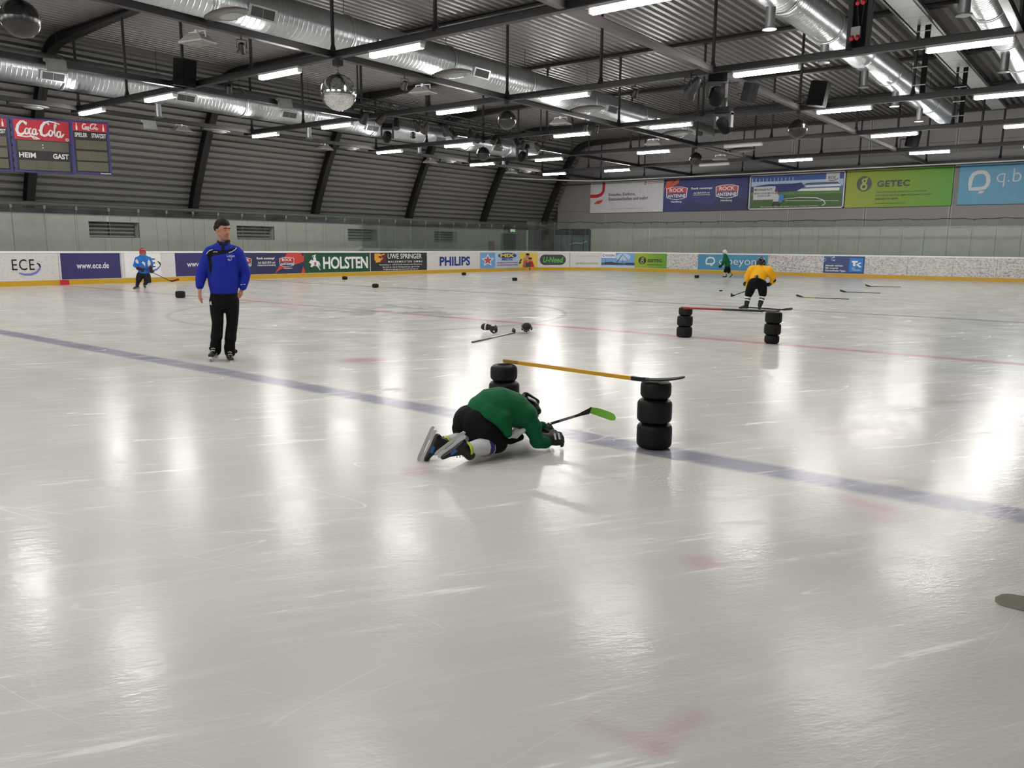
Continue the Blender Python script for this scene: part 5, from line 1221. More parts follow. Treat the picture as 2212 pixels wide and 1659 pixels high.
def skate(parent, pos, toe, up, s=1.0, boot=M_boot, accent=None):
    """ice skate; pos = ankle-height centre of the heel, toe = forward direction, up = leg direction"""
    F = Vector(toe).normalized(); U = Vector(up); U = (U-F*U.dot(F)).normalized(); Sd = F.cross(U); Rm = Matrix((F, -Sd, U)).transposed()
    T = lambda x, y, z: Vector(pos)+Rm @ (Vector((x, y, z))*s)
    mb = MB()
    caps(mb, [(T(-.03, 0, .05), .046*s, .050*s, F), (T(-.025, 0, -.01), .044*s, .052*s, F), (T(-.01, 0, -.06), .042*s, .058*s, F)])
    caps(mb, [(T(-.05, 0, -.075), .036*s, .034*s, U), (T(.04, 0, -.068), .042*s, .036*s, U), (T(.12, 0, -.078), .044*s, .030*s, U), (T(.165, 0, -.084), .038*s, .024*s, U)])
    caps(mb, [(T(.0, 0, -.02), .036*s), (T(.06, 0, -.055), .036*s), (T(.10, 0, -.07), .032*s)])
    b = skin('skate', mb, .010*s, [boot, M_holder], parent, 2)
    mb = MB()
    for i in range(5):
        c = T(.022+.022*i, 0, .028-.020*i-.006*abs(i-2)); d = Sd*.024*s; mb.path([c-d, c+U*.008*s+F*.006*s, c+d], .0055*s, 6)
    tag(mb.build('laces', M_lace, b), kind='stuff')
    if accent:
        mb = MB()
        for sg in (-1, 1): mb.box(T(.06, sg*.041, -.07), (.06*s, .008*s, .025*s), Rm)
        mb.build('side_patch', accent, b)
    mb = MB(); prof = [(-.10, -.10), (.19, -.10), (.20, -.115), (.185, -.135), (.13, -.138), (.11, -.122), (-.0, -.122), (-.02, -.138), (-.085, -.138), (-.105, -.118)]
    for sg in (1,): mb.add([T(x, -.014, z) for x, z in prof]+[T(x, .014, z) for x, z in prof], [tuple(range(10)), tuple(reversed(range(10, 20)))]+[(i, 10+i, 10+(i+1) % 10, (i+1) % 10) for i in range(10)])
    h = mb.build('blade_holder', M_holder, b)
    mb = MB(); pr = [(-.125, -.132), (.20, -.130), (.215, -.142), (.20, -.156), (.17, -.163), (-.09, -.163), (-.12, -.155)]; n = len(pr)
    mb.add([T(x, -.0025, z) for x, z in pr]+[T(x, .0025, z) for x, z in pr], [tuple(range(n)), tuple(reversed(range(n, 2*n)))]+[(i, n+i, n+(i+1) % n, (i+1) % n) for i in range(n)]); mb.build('blade', M_blade, b)
    return b
def fingers(mb, W_, F, U, s=1.0, curl=.35, thumb=1):
    """bare hand with palm, four fingers of unequal length and an opposed thumb"""
    F = Vector(F).normalized(); U = Vector(U); U = (U-F*U.dot(F)).normalized(); Sd = F.cross(U)*thumb; W_ = Vector(W_)
    caps(mb, [(W_, .026*s, .019*s, U), (W_+F*.045*s, .038*s, .016*s, U), (W_+F*.085*s, .039*s, .014*s, U)])
    for i in range(4):
        o = W_+F*(.092-.003*abs(i-1)**2)*s+Sd*(.030-.0205*i)*s; ln = (.040, .045, .041, .032)[i]*s
        d = lambda k: F*math.cos(curl*k)-U*math.sin(curl*k)
        caps(mb, [(o, .0095*s), (o+d(.8)*ln, .0092*s), (o+d(.8)*ln+d(1.9)*ln*.65, .0085*s), (o+d(.8)*ln+d(1.9)*ln*.65+d(2.8)*ln*.5, .0072*s)], 8)
    o = W_+F*.03*s+Sd*.028*s; caps(mb, [(o, .012*s), (o+(F*.75+Sd*.55-U*.25).normalized()*.038*s, .011*s), (o+(F*1.0+Sd*.45-U*.45).normalized()*.068*s, .0085*s)], 8)
def head_mb(mb, c, look, s=1.0, up=(0, 0, 1)):
    """skull, jaw, brow, nose and ears around centre c; look = facing direction"""
    c = Vector(c); L = Vector(look).normalized(); U = Vector(up); U = (U-L*U.dot(L)).normalized(); R = L.cross(U)
    P = lambda f, r, u: c+(L*f+R*r+U*u)*s
    Rm = Matrix((L, R, U)).transposed()
    mb.ball(P(-.012, 0, .035), .092*s, 20, 14, 0, (1.06, .86, .96), Rm)
    caps(mb, [(P(.022, 0, .02), .070*s, .062*s, L), (P(.034, 0, -.045), .050*s, .054*s, L), (P(.044, 0, -.088), .030*s, .034*s, L)])
    for sg in (-1, 1):
        caps(mb, [(P(.004, sg*.052, -.04), .028*s), (P(.046, sg*.022, -.088), .024*s)])
        caps(mb, [(P(.064, sg*.042, .030), .014*s), (P(.078, sg*.016, .032), .014*s)])
        caps(mb, [(P(.056, sg*.042, -.022), .020*s), (P(.062, sg*.03, -.03), .018*s)])
        mb.ball(P(-.008, sg*.080, -.008), .026*s, 10, 8, 0, (.62, .32, 1.15), Rm)
    caps(mb, [(P(.080, 0, .020), .0085*s), (P(.092, 0, -.006), .0095*s), (P(.100, 0, -.022), .0108*s)]); caps(mb, [(P(.088, -.011, -.026), .0085*s), (P(.088, .011, -.026), .0085*s)])
    caps(mb, [(P(.076, -.018, -.052), .0075*s), (P(.082, 0, -.051), .0078*s), (P(.076, .018, -.052), .0075*s)]); caps(mb, [(P(.075, -.015, -.063), .0075*s), (P(.079, 0, -.064), .008*s), (P(.075, .015, -.063), .0075*s)])
    return P, Rm
def eyes(parent, P, s=1.0):
    for sg in (-1, 1):
        mb = MB(); mb.ball(P(.0655, sg*.030, .009), .0118*s, 12, 8, 0, (1, 1, .62)); mb.build('eye', M_white_eye, parent)
        mb = MB(); mb.ball(P(.0722, sg*.0312, .0095), .0064*s, 10, 6); mb.build('iris', M_eye, parent)
        mb = MB(); mb.path([P(.090, sg*.010, .027), P(.089, sg*.026, .035), P(.076, sg*.048, .031)], .0062*s, 6); mb.build('eyebrow', M_brow, parent)
def person(label, at): 
    return label, at
def root_person(mb, voxel, mats, label, at, pick=None, it=2):
    me = fuse(mb, voxel, it); me.materials.clear()
    for m in mats: me.materials.append(m)
    if pick: me.polygons.foreach_set('material_index', [pick(p.center, p.normal) for p in me.polygons])
    at = Vector(at)
    for v in me.vertices: v.co -= at
    o = bpy.data.objects.new('person', me); C.objects.link(o); o.location = at; o['_at'] = tuple(at)
    tag(o, label, 'person'); return o

# ---------------------------------------------------------------- coach
PC = atZ(478, 778, 0); J = lambda x, y, d=0.0: atP(x, y, PC, d)
_n = Vector((PC.x, PC.y, 0)).normalized(); RT = Vector((_n.y, -_n.x, 0)); TO = -_n            # picture right, towards the camera
look = (TO*.80+RT*.60).normalized()
hc = J(481.5, 499, .0)
mb = MB(); P, Rm = head_mb(mb, hc, look, 1.10)
neck = J(482, 526, .02); caps(mb, [(J(481, 515, .02), .054), (neck, .056), (J(482, 536, .03), .055)])
shL, shR = J(454, 551), J(512, 551); elL, elR = J(435, 592, .02), J(530, 592, .04); waL, waR = J(431.5, 620, -.03), J(523, 622, .02)
hpL, hpR = J(469, 640), J(500, 640); knL, knR = J(471, 697, -.05), J(501, 698, -.02); anL, anR = J(465, 753, -.02), J(495, 759, -.02)
caps(mb, [(J(482, 552), .11, .07, TO), (J(482, 585), .13, .09, TO), (J(483, 628), .14, .10, TO)])
for a, b, c in ((shL, elL, waL), (shR, elR, waR)): caps(mb, [(a, .055), (b, .043), (c, .030)])
for a, b, c in ((hpL, knL, anL), (hpR, knR, anR)): caps(mb, [(a, .085), (b, .058), (c, .042)])
fingers(mb, waL+Vector((0, 0, -.015)), (J(431, 640, -.05)-waL), -RT*.8+TO*.3, 1.08, .25, 1)
fingers(mb, waR, (J(518, 640, -.01)-waR), RT*.7+TO*.5, 1.05, .6, -1)
def pk(c, n):
    q = Rm.transposed() @ (c-hc); 
    if q.x > .03 and abs(q.z+.064) < .016 and abs(q.y) < .028 and q.x > .075: return 1
    if q.x > .0 and (c-hc).length < .16 and q.z < -.050-.25*max(0, .06-q.x)+.012*math.sin(q.y*90): return 2
    return 0
coach = root_person(mb, .0065, [M_skin, M_lip, M_stub], 'man in royal blue training jacket and black trousers standing on skates', (PC.x, PC.y, 0), pk)
eyes(coach, P, 1.10)
mb = MB(); 
for f, r, u, rad in ((-.030, 0, .066, .078), (-.048, .026, .036, .056), (-.048, -.026, .036, .056), (.012, .0, .094, .056), (.028, .034, .086, .040), (.028, -.034, .086, .040), (.050, .012, .088, .036), (.062, .026, .074, .022), (.062, -.022, .076, .022), (.07, .004, .074, .020), (-.070, 0, .0, .036), (-.02, .056, .046, .034), (-.02, -.056, .046, .034), (.014, .062, .052, .022), (.014, -.062, .052, .022), (.004, .072, .020, .010), (.004, -.072, .020, .010)): mb.ball(P(f, r, u), rad*1.1, 14, 10)
skin('hair', mb, .010, M_hair, coach, 2)
# jacket
mb = MB()
caps(mb, [(J(482, 539), .150, .105, TO), (J(482, 560), .200, .138, TO), (J(482, 590), .200, .142, TO), (J(483, 615), .19, .145, TO), (J(484, 626), .18, .14, TO)], 20)
caps(mb, [(J(454, 543), .070), (J(482, 535), .080), (J(511, 543), .070)])
for a, b, c in ((J(452, 549), elL, J(431.5, 617, -.03)), (J(514, 549), elR, J(525, 619, .0))): caps(mb, [(a, .084), (a+(b-a)*.5, .082), (b, .075), (b+(c-b)*.5, .066), (c, .052)])
caps(mb, [(J(483, 626), .178, .135, TO), (J(484, 628), .172, .13, TO)])
_POL = [[(446, 551), (449, 544), (454, 540.5), (461.6, 538.8), (481, 541), (495, 538.5), (512, 534.5), (507, 540), (494, 546.5), (480, 549), (466, 551), (457, 555), (456, 560), (459, 572), (457.5, 585), (454.5, 595), (452, 585), (451, 568), (448.5, 556)]]
def inside(x, y, pol):
    r = False; n = len(pol)
    for i in range(n):
        (x0, y0), (x1, y1) = pol[i], pol[i-1]
        if (y0 > y) != (y1 > y) and x < (x1-x0)*(y-y0)/(y1-y0)+x0: r = not r
    return r
def pj(c, n):
    if n.dot(TO) < -.1: return 0
    x, y = proj(c); return 1 if any(inside(x, y, q) for q in _POL) else 0
jk = skin('jacket', mb, .007, [M_blue, M_navyk], coach, 4, pj)
mb = MB(); caps(mb, [(J(470, 529), .022), (J(475, 528, -.06), .022), (J(482, 530, -.085), .021), (J(490, 528, -.06), .022), (J(496, 529), .022), (J(490, 525, .06), .024), (J(482, 523, .075), .024), (J(475, 525, .06), .024), (J(470, 529), .022)], 8)
caps(mb, [(J(476.5, 525, -.06), .016), (J(470.5, 523, .0), .019), (J(475, 519, .06), .018)], 8); caps(mb, [(J(490, 524, -.055), .016), (J(495, 521, .0), .019), (J(490, 517, .06), .018)], 8); caps(mb, [(J(482, 531, -.085), .022), (J(481.5, 541, -.112), .016)])
skin('collar', mb, .009, M_navyk, coach, 3)
def ribbon_on(parent, body, pts, w, m, name, off=.004):
    """thin piping laid on the front of a garment along picture points"""
    from mathutils.bvhtree import BVHTree
    me = body.data; base = Vector(body.parent['_at']) if body.parent and body.parent.get('_at') else Vector()
    inv = body.matrix_parent_inverse
    bv = BVHTree.FromPolygons([v.co for v in me.vertices], [p.vertices for p in me.polygons]); o = Vector((0, 0, CAMH)); out_ = []
    for x, y in pts:
        d = Vector(wray(x, y)).normalized(); h = bv.ray_cast(o, d)
        if h[0] is not None: out_.append(h[0]-d*off)
    if len(out_) > 1: mb = MB(); mb.path(out_, w, 6); return mb.build(name, m, body)
ribbon_on(coach, jk, [(446, 549), (449, 544), (453, 541), (460, 539)], .005, M_sign, 'piping'); ribbon_on(coach, jk, [(494, 546), (502, 543), (508, 539), (511, 535)], .005, M_sign, 'piping'); ribbon_on(coach, jk, [(419, 612), (425, 617), (431, 626)], .004, M_sign, 'piping'); ribbon_on(coach, jk, [(520, 615), (530, 614), (538, 611)], .004, M_sign, 'piping'); ribbon_on(coach, jk, [(503, 526), (514, 530), (524, 537)], .004, M_sign, 'piping')
def print_on(body, text, x0, y0, x1, y1, m, bold=.01, name='lettering', shear=0.0):
    from mathutils.bvhtree import BVHTree
    me = body.data; bv = BVHTree.FromPolygons([v.co for v in me.vertices], [p.vertices for p in me.polygons]); o = Vector((0, 0, CAMH)); vs, fs = text_verts(text, bold, shear); mb = MB(); q = []
    for u, v in vs:
        d = Vector(wray(x0+(x1-x0)*u, y1+(y0-y1)*v)).normalized(); h = bv.ray_cast(o, d); q.append(h[0]-d*.006 if h[0] is not None else None)
    ok = [f for f in fs if all(q[i] is not None for i in f)]
    mb.add([p if p is not None else Vector() for p in q], ok); return mb.build(name, m, body)
print_on(jk, 'Lütjen', 490, 550, 507, 557, M_sign, .0); print_on(jk, 'SV', 492, 559, 497, 562, M_sign, .02); ribbon_on(coach, jk, [(493, 562), (496, 564), (500, 561), (500, 557)], .003, M_sign, 'emblem'); print_on(jk, 'JAKO', 460.5, 543, 470, 545.5, M_sign, .03)
# trousers
mb = MB()
caps(mb, [(J(484.5, 628), .170, .128, TO), (J(484, 645), .180, .135, TO), (J(484, 655), .170, .13, TO)], 18)
for sg, a, b, c, f in ((-1, J(469, 650), knL, anL, J(466, 757, -.0)), (1, J(500, 650), knR, anR, J(497, 761, -.0))):
    caps(mb, [(a+RT*sg*.006, .096), (a+(b-a)*.5+RT*sg*.008, .086), (b+RT*sg*.004, .074), (b+(c-b)*.35, .074), (b+(c-b)*.55+TO*.02, .078), (b+(c-b)*.68, .068), (b+(c-b)*.85, .074), (f, .072)])
caps(mb, [(J(456, 752.5, .03), .03), (J(462, 755, .02), .045)]); caps(mb, [(J(508.5, 759, .04), .03), (J(500, 759, .02), .05)])
tz = skin('trousers', mb, .009, M_pants, coach, 2); print_on(tz, 'BR', 450, 651, 458, 659, M_sign, .03)
skate(coach, J(464.5, 757, -.02)+Vector((0, 0, .045)), TO*.94-RT*.30, (0, 0, 1), 1.06); skate(coach, J(495, 763.5, -.02)+Vector((0, 0, .035)), TO*.985+RT*.1, (0, 0, 1), 1.06)

# ---------------------------------------------------------------- helmets for the players
def helmet(parent, c, look, m, s=1.0, cage=True, up=(0, 0, 1), stripe=None):
    c = Vector(c); L = Vector(look).normalized(); U = Vector(up); U = (U-L*U.dot(L)).normalized(); R = L.cross(U); Rm = Matrix((L, R, U)).transposed()
    P = lambda f, r, u: c+(L*f+R*r+U*u)*s
    mb = MB(); mb.ball(P(-.012, 0, .045), .118*s, 20, 14, 0, (1.10, .90, .88), Rm); caps(mb, [(P(-.075, 0, .01), .075*s, .085*s, U), (P(-.065, 0, -.045), .060*s, .075*s, U)])
    for sg in (-1, 1): caps(mb, [(P(.0, sg*.085, .02), .034*s), (P(-.005, sg*.080, -.04), .030*s)])
    caps(mb, [(P(.08, -.05, .075), .03*s), (P(.098, 0, .078), .03*s), (P(.08, .05, .075), .03*s)]); caps(mb, [(P(.05, 0, .13), .03*s), (P(-.07, 0, .14), .03*s)])
    h = skin('helmet', mb, .010*s, m, parent, 2)
    if stripe: mb = MB(); mb.box(P(*stripe[0]), [q*s for q in stripe[1]], Rm); mb.build('sticker', M_sign, h)
    if cage:
        mb = MB()
        for k in range(5): z = .035-.035*k; mb.path([P(.03, -.088, z), P(.10, -.055, z), P(.128, 0, z), P(.10, .055, z), P(.03, .088, z)], .0032*s, 5)
        for k in range(-3, 4): r = .028*k; f = .128-.09*(k/3.2)**2; mb.path([P(f, r, .045), P(f, r, -.06), P(f-.02, r*.8, -.125)], .0032*s, 5)
        mb.path([P(.0, -.085, .03), P(.05, -.07, -.10), P(.105, 0, -.13), P(.05, .07, -.10), P(.0, .085, .03)], .006*s, 6)
        mb.build('face_cage', M_cage, h)
    return h
# ---------------------------------------------------------------- crawling player in green
PP = Vector((-3.6, 4.45, 0)); K = lambda x, y, d=0.0: atP(x, y, PP, d)
_n = Vector((PP.x, PP.y, 0)).normalized(); RP = Vector((_n.y, -_n.x, 0)); TP = -_n; UP = Vector((0, 0, 1))
ank1, ank2 = K(968, 955, -.08), K(1014, 972, -.20); kn1, kn2 = K(1046, 950, .20), K(1078, 961, -.05); hp1, hp2 = K(1012, 905, .18), K(1033, 918, -.0)
s1, s2 = K(1112, 882, .34), K(1138, 900, .08); e2, w2 = K(1161, 956, .10), K(1187, 950, .20); e1, w1 = K(1150, 928, .46), K(1176, 922, .40); hd = K(1131, 892, .33)
lk = (RP*.75-UP*.45+_n*.35).normalized()
mb = MB(); P, Rm2 = head_mb(mb, hd, lk, .95, (RP*.45+UP*.9)); caps(mb, [(hd-lk*.02-UP*.02, .05), (K(1128, 895, .22), .055)])
caps(mb, [(K(1022, 912, .09), .12, .10, UP), (K(1075, 895, .14), .13, .10, UP), (K(1122, 897, .2), .12, .09, UP)])
for a, b, c in ((s2, e2, w2), (s1, e1, w1)): caps(mb, [(a, .045), (b, .036), (c, .026)])
for a, b, c in ((hp1, kn1, ank1), (hp2, kn2, ank2)): caps(mb, [(a, .07), (b, .05), (c, .036)])
fingers(mb, w2, RP*.9+_n*.3+UP*.0, UP, .55, .55, -1); fingers(mb, w1, RP*.9+_n*.1-UP*.1, UP, .55, .9, 1)
crawl = root_person(mb, .009, [M_skin], 'player in green jersey and black trousers crawling on the ice beside the tyre stacks', (K(1060, 965).x, K(1060, 965).y, 0))
eyes(crawl, P, .95); helmet(crawl, hd, lk, M_helk, .95, True, (RP*.45+UP*.9), ((-.03, .06, .14), (.07, .05, .012)))
# jersey: broad back, sagging hem, sleeve to the near elbow
mb = MB()
caps(mb, [(K(1043, 886, .09), .165, .12, UP), (K(1055, 881, .10), .195, .142, UP), (K(1080, 878, .13), .205, .15, UP), (K(1110, 885, .18), .195, .135, UP), (K(1130, 897, .20), .16, .11, UP)], 20)
caps(mb, [(K(1060, 893, -.02), .09), (K(1088, 908, -.06), .082), (K(1097, 936, -.08), .035)]); caps(mb, [(K(1032, 876, .14), .075), (K(1070, 864, .14), .080), (K(1108, 870, .18), .075)])
caps(mb, [(K(1112, 893, .06), .10), (s2+UP*.0, .092), (K(1152, 925, .08), .075), (K(1162, 955, .09), .060), (K(1178, 955, .16), .052), (K(1187, 951, .20), .044)])
caps(mb, [(s1, .085), (e1, .062), (w1-RP*.02, .046)])
def pg(c, n): return 0
jg = skin('jersey', mb, .010, M_green, crawl, 3)
mb = MB(); caps(mb, [(K(1100, 943, -.045), .018), (K(1114, 936, .0), .045, .018, TP), (K(1130, 930, .03), .022)]); skin('undershirt', mb, .008, M_sign, crawl, 1)
mb = MB(); caps(mb, [(K(1070, 935, .0), .08), (K(1105, 945, .06), .055), (K(1124, 944, .10), .03)]); skin('belly_pad', mb, .010, M_pants, crawl, 2)
# padded shorts
mb = MB()
caps(mb, [(K(1012, 908, .12), .165, .115, UP), (K(1035, 902, .10), .175, .125, UP)], 18)
caps(mb, [(hp2+UP*.01, .122), (K(1055, 938, -.06), .112), (K(1073, 955, -.07), .085)]); caps(mb, [(hp1, .11), (K(1030, 930, .18), .095), (kn1, .075)]); caps(mb, [(K(1000, 925, .05), .085), (K(1008, 937, .04), .06)])
skin('padded_shorts', mb, .010, M_pants, crawl, 3)
def sock(parent, a, b, r0, r1, bands, name='sock'):
    a, b = Vector(a), Vector(b); d = (b-a); L = d.length; d.normalize(); mb = MB(); caps(mb, [(a, r0), ((a+b)/2, (r0+r1)/2*1.06), (b, r1)])
    def pick(c, n):
        u = (Vector(c)-a).dot(d)/L
        for i, (u0, u1) in enumerate(bands):
            if u0 < u < u1: return 1
        return 0
    return skin(name, mb, .008, [M_sock, bands_m], parent, 2, pick)
bands_m = M_sockb; sock(crawl, K(1058, 961, -.10), K(1022, 969, -.19), .068, .056, [(.0, .24)]); sock(crawl, K(1022, 945, .08), K(976, 953, -.06), .060, .052, [(.2, .45)])
def ankle_band(parent, c, d, r, m):
    mb = MB(); R = [mb.ring(Vector(c)+Vector(d).normalized()*t_, d, r*k, 18) for t_, k in ((-.012, 1.0), (-.008, 1.07), (.008, 1.07), (.012, 1.0))]; mb.loft(R, False); mb.build('ankle_band', m, parent)
ankle_band(crawl, K(1010, 972, -.21), K(1050, 963, -.11)-K(1010, 972, -.21), .057, M_neon); ankle_band(crawl, K(963, 957, -.10), K(1020, 945, .08)-K(963, 957, -.10), .052, M_neon)
# skates on tiptoe: blades to the rear
skate(crawl, K(957, 963, -.12), -UP*.90-RP*.40-_n*.05, RP*.95-UP*.28, .84, M_boot, M_bluep); skate(crawl, K(1002, 978, -.23), -UP*.60-RP*.78-_n*.05, RP*.80-UP*.55+_n*.1, .82, M_boot, M_bluep)
def worn_glove(parent, W_, F, U, s, curl, thumb=1, voxel=.009, m=None, patch=True):
    mb = MB(); glove_mb(mb, W_, F, U, s, curl, thumb); g_ = skin('glove', mb, voxel, m or M_glove, parent, 2)
    F = Vector(F).normalized(); U = Vector(U); U = (U-F*U.dot(F)).normalized()
    if patch:
        for k in range(2): mb = MB(); mb.box(Vector(W_)+F*(.035+.03*k)*s+U*.043*s, (.014*s, .05*s, .006), Matrix((F, U.cross(F), U)).transposed()); mb.build('stripe', M_glovew, g_)
    return g_
worn_glove(crawl, K(1186, 949, .18), RP*.95+_n*.25+UP*.02, UP*.6+TP*.8, 1.05, .55, -1); worn_glove(crawl, K(1170, 926, .40), RP*.9+_n*.2, UP, 1.0, .9, 1)
# its stick, blade wrapped in green tape
h_ = K(1271, 889, .40); b_ = K(1040, 950, .40); t_ = K(1327, 908, .28); h_.z = max(h_.z, .16)
stick('black hockey stick with green taped blade held by the crawling player', K(1105, 941, .40), K(1271, 890, .45), K(1328, 910, .40), [(0, .62, M_shaft, 'shaft'), (.62, .82, M_gtex, 'print'), (.82, 1, M_shaft, 'shaft')], M_gtape, None, .062, up=(-.0, .25, .97))
# ---------------------------------------------------------------- three more young players
def kid(label, at, Jt, look, jersey, shorts, helm, socks, bands, skates, arms, s=1.0, voxel=.014, cage=True, gl=True, jers_extra=(), stripe=None, glove_m=None):
    """hockey kid from picture joints: Jt maps joint name to a point; arms = [(shoulder, elbow, wrist, finger dir, back-of-hand dir, thumb)]"""
    global bands_m
    mb = MB(); P, Rm_ = head_mb(mb, Jt['head'], look, .88*s); caps(mb, [(Jt['head']-Vector((0, 0, .06*s)), .045*s), (Jt['neck'], .05*s)])
    caps(mb, [(Jt['chest'], .13*s, .10*s, look), (Jt['pelvis'], .12*s, .10*s, look)])
    for a in arms: caps(mb, [(a[0], .04*s), (a[1], .034*s), (a[2], .026*s)]); fingers(mb, a[2], a[3], a[4], .55*s, .75, a[5])
    for h, k, a in Jt['legs']: caps(mb, [(h, .065*s), (k, .05*s), (a, .036*s)])
    o = root_person(mb, .011, [M_skin], label, (at.x, at.y, 0)); eyes(o, P, .88*s)
    helmet(o, Jt['head'], look, helm, .95*s, cage, (0, 0, 1), stripe)
    mb = MB(); caps(mb, [(Jt['neck'], .13*s, .09*s, look), (Jt['chest'], .20*s, .15*s, look), (Jt['waist'], .19*s, .15*s, look), (Jt['hem'], .185*s, .145*s, look)], 18)
    sh = [a[0] for a in arms]; caps(mb, [(sh[0], .088*s), (Jt['neck']-Vector((0, 0, .02)), .085*s), (sh[1], .088*s)])
    for a in arms: caps(mb, [(a[0], .088*s), (a[1], .072*s), (a[1]+(a[2]-a[1])*.8, .052*s)])
    for q in jers_extra: caps(mb, q)
    j = skin('jersey', mb, voxel, jersey, o, 3)
    mb = MB(); caps(mb, [(Jt['pelvis'], .175*s, .135*s, look), (Jt['pelvis']-Vector((0, 0, .05*s)), .165*s, .135*s, look)])
    for h, k, a in Jt['legs']: caps(mb, [(h, .115*s), (h+(k-h)*.55, .110*s), (h+(k-h)*.88, .096*s)])
    skin('padded_shorts', mb, voxel, shorts, o, 2)
    bands_m = bands[0]
    for (h, k, a) in Jt['legs']: sk = sock(o, k, k+(a-k)*.92, .070*s, .054*s, bands[1]); sk.data.materials[0] = socks
    for pos, toe, up in skates: skate(o, pos, toe, up, .9*s, M_boot)
    if gl:
        for a in arms: worn_glove(o, a[2], a[3], a[4], 1.0*s, .75, a[5], .011, glove_m, False)
    return o, j
# player in light blue, gliding
PB = atZ(303, 624, 0); Q = lambda x, y, d=0.0: atP(x, y, PB, d); _n = Vector((PB.x, PB.y, 0)).normalized(); RQ = Vector((_n.y, -_n.x, 0)); TQ = -_n
arms = [(Q(297, 560), Q(291.5, 574, -.02), Q(304, 581, -.20), RQ*.9-Vector((0, 0, .25)), TQ, 1), (Q(322, 560), Q(327, 573, -.05), Q(326.5, 583, -.16), Vector((0, 0, -1))+RQ*.1, TQ, -1)]
Jt = dict(head=Q(308.5, 545.5, -.02), neck=Q(309, 554), chest=Q(309, 565), waist=Q(310, 578), hem=Q(311, 587), pelvis=Q(310, 590), legs=[(Q(303, 594), Q(299, 606, -.08), Q(296, 617, -.02)), (Q(317, 594), Q(320.5, 604, -.10), Q(312.5, 615, -.02))])
blue, bj = kid('young player in light blue jersey and red helmet skating in front of the boards', PB, Jt, (TQ*.97+RQ*.2).normalized(), M_lblue, mat('navy_shorts', srgb(10, 11, 18), .8), M_helr, mat('navy_sock', srgb(16, 18, 62), .8), (M_sockk, [(.5, .6)]), [(Q(296, 617.5, -.02)+Vector((0, 0, .03)), -RQ*.75+TQ*.6-Vector((0, 0, .25)), Vector((0, 0, 1))+RQ*.3), (Q(312.5, 616.5, -.02)+Vector((0, 0, .02)), TQ*.97+RQ*.1, Vector((0, 0, 1)))], arms, 1.0, .014, True, True, (), ((.09, 0, .10), (.012, .12, .03)), mat('glove_maroon_black', srgb(44, 14, 20), .6))
def blotch(body, pts, m, name):
    """printed patch laid on the front of a garment inside picture outline pts"""
    from mathutils.bvhtree import BVHTree
    me = body.data; bv = BVHTree.FromPolygons([v.co for v in me.vertices], [p.vertices for p in me.polygons]); o = Vector((0, 0, CAMH)); q = []
    for x, y in pts:
        d = Vector(wray(x, y)).normalized(); h = bv.ray_cast(o, d)
        if h[0] is None: return
        q.append(h[0]-d*.012)
    c = sum(q, Vector())/len(q); mb = MB(); mb.add([c]+q, [(0, i+1, (i+1) % len(q)+1) for i in range(len(q))]); mb.build(name, m, body)
blotch(bj, [(292, 563), (295, 559), (298, 563), (300, 567), (298, 570), (294, 568)], M_sign, 'sleeve_patch'); blotch(bj, [(319, 566), (321, 560), (324, 564), (326, 569), (324, 575), (321, 578), (318.5, 572)], M_sign, 'sleeve_patch')
blotch(bj, [(306, 567), (309, 564.5), (313, 567), (314, 572), (313.5, 577), (311, 572), (308, 569.5)], M_sign, 'chest_emblem')
stick('black hockey stick with dark red taped blade held by the blue-jersey player', Q(301, 575, -.28), Q(372, 609, -.26), Q(388, 605, -.28), [(0, .12, M_gtex, 'grip'), (.12, 1, M_shaft, 'shaft')], M_redtape, None, .07, up=(0, 0, 1))
# player in yellow seen from behind, bent forward
PY = atZ(1620, 676, 0); Q = lambda x, y, d=0.0: atP(x, y, PY, d); _n = Vector((PY.x, PY.y, 0)).normalized(); RQ = Vector((_n.y, -_n.x, 0)); TQ = -_n; Zv = Vector((0, 0, 1))
arms = [(Q(1624, 581, .18), Q(1613, 598, .28), Q(1616, 613, .42), _n*.6+RQ*.6, -RQ+Zv*.3, -1), (Q(1660, 582, .18), Q(1671, 598, .22), Q(1666, 611, .24), -RQ*.5-Zv*.55+_n*.4, RQ, 1)]
Jt = dict(head=Q(1644, 569, .32), neck=Q(1643, 579, .24), chest=Q(1641, 590, .16), waist=Q(1638, 598, .07), hem=Q(1636, 603, .02), pelvis=Q(1635, 608, -.02), legs=[(Q(1625, 614, .0), Q(1616.5, 638, .10), Q(1612, 661, .0)), (Q(1646, 614, .0), Q(1648, 637, .12), Q(1641, 661, .0))])
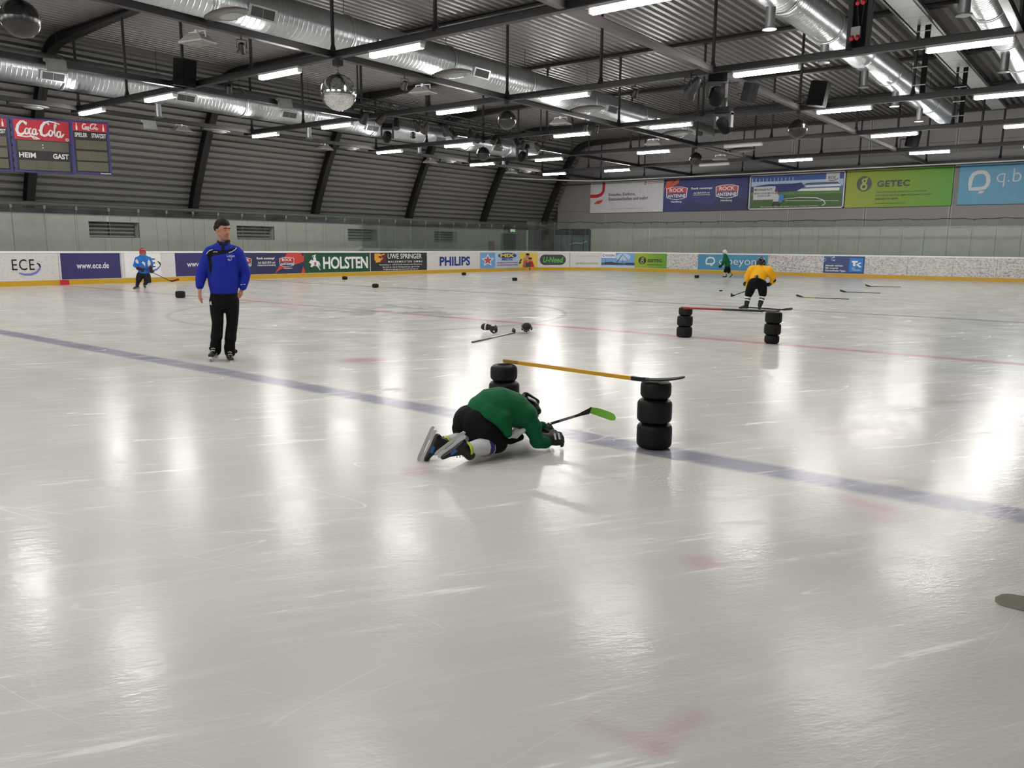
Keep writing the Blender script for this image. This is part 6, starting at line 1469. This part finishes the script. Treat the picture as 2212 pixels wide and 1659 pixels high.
yel, yj = kid('young player in yellow jersey and black helmet bent forward, seen from behind', PY, Jt, (_n*.97-Zv*.2).normalized(), M_yel, M_pants, M_helk, M_sock, (M_sockk, [(.0, .12), (.36, .48), (.62, 1.2)]), [(Q(1611, 661, .0)+Zv*.03, TQ*.35-RQ*.85+_n*.3, Zv+RQ*.35), (Q(1641, 662, .0)+Zv*.02, _n*.95+RQ*.15, Zv)], arms, 1.0, .012, False, True, (([(Q(1622, 585, .15), .10), (Q(1615, 603, .22), .075), (Q(1614, 616, .30), .05)]), ([(Q(1662, 585, .12), .10), (Q(1670, 600, .18), .085), (Q(1669, 608, .22), .07)])))
mb = MB(); caps(mb, [(Q(1634.5, 597, -.15), .05, .03, TQ), (Q(1635.5, 604, -.17), .04, .025, TQ)]); skin('back_pad', mb, .010, M_spk, yel, 1)
for x in (1632.5, 1638): mb = MB(); mb.path([Q(x, 594, -.21), Q(x, 600, -.225)], .008, 6); mb.build('suspender_clip', M_cage, yel)
stick('black hockey stick held low by the yellow-jersey player', Q(1672, 607, .22), Q(1579, 640.5, .42), Q(1577, 637.5, .70), [(0, 1, M_shaft, 'shaft')], M_tape, None, .07, up=(0, 0, 1))
# far small player in green with white helmet, skating towards the side boards
PG = atZ(1568, 600, 0); Q = lambda x, y, d=0.0: atP(x, y, PG, d); _n = Vector((PG.x, PG.y, 0)).normalized(); RQ = Vector((_n.y, -_n.x, 0)); TQ = -_n
arms = [(Q(1566, 554, -.14), Q(1565, 566, -.2), Q(1559, 574, -.2), -RQ*.6-Zv*.7, TQ, 1), (Q(1566, 554, .14), Q(1562, 566, .2), Q(1557, 575, .1), -RQ*.7-Zv*.6, _n, -1)]
Jt = dict(head=Q(1565.5, 545.5), neck=Q(1566.5, 551), chest=Q(1568, 559), waist=Q(1571, 567), hem=Q(1572, 573), pelvis=Q(1571.5, 577), legs=[(Q(1570, 580, -.08), Q(1566.5, 587, -.1), Q(1566, 595.5, -.05)), (Q(1573, 580, .08), Q(1574.5, 588, .05), Q(1579, 594, .08))])
grn, gj = kid('small distant player in green jersey and white helmet skating past the light blue board', PG, Jt, (-RQ*.95+TQ*.2-Zv*.15).normalized(), M_green, M_pants, M_helw, M_sock, (M_sockk, [(.3, .4), (.6, .7)]), [(Q(1567, 596, -.05)+Zv*.02, -RQ, Zv), (Q(1579, 594, .08)+Zv*.02, -RQ*.7-Zv*.6, Zv-RQ*.5)], arms, .98, .018, True)
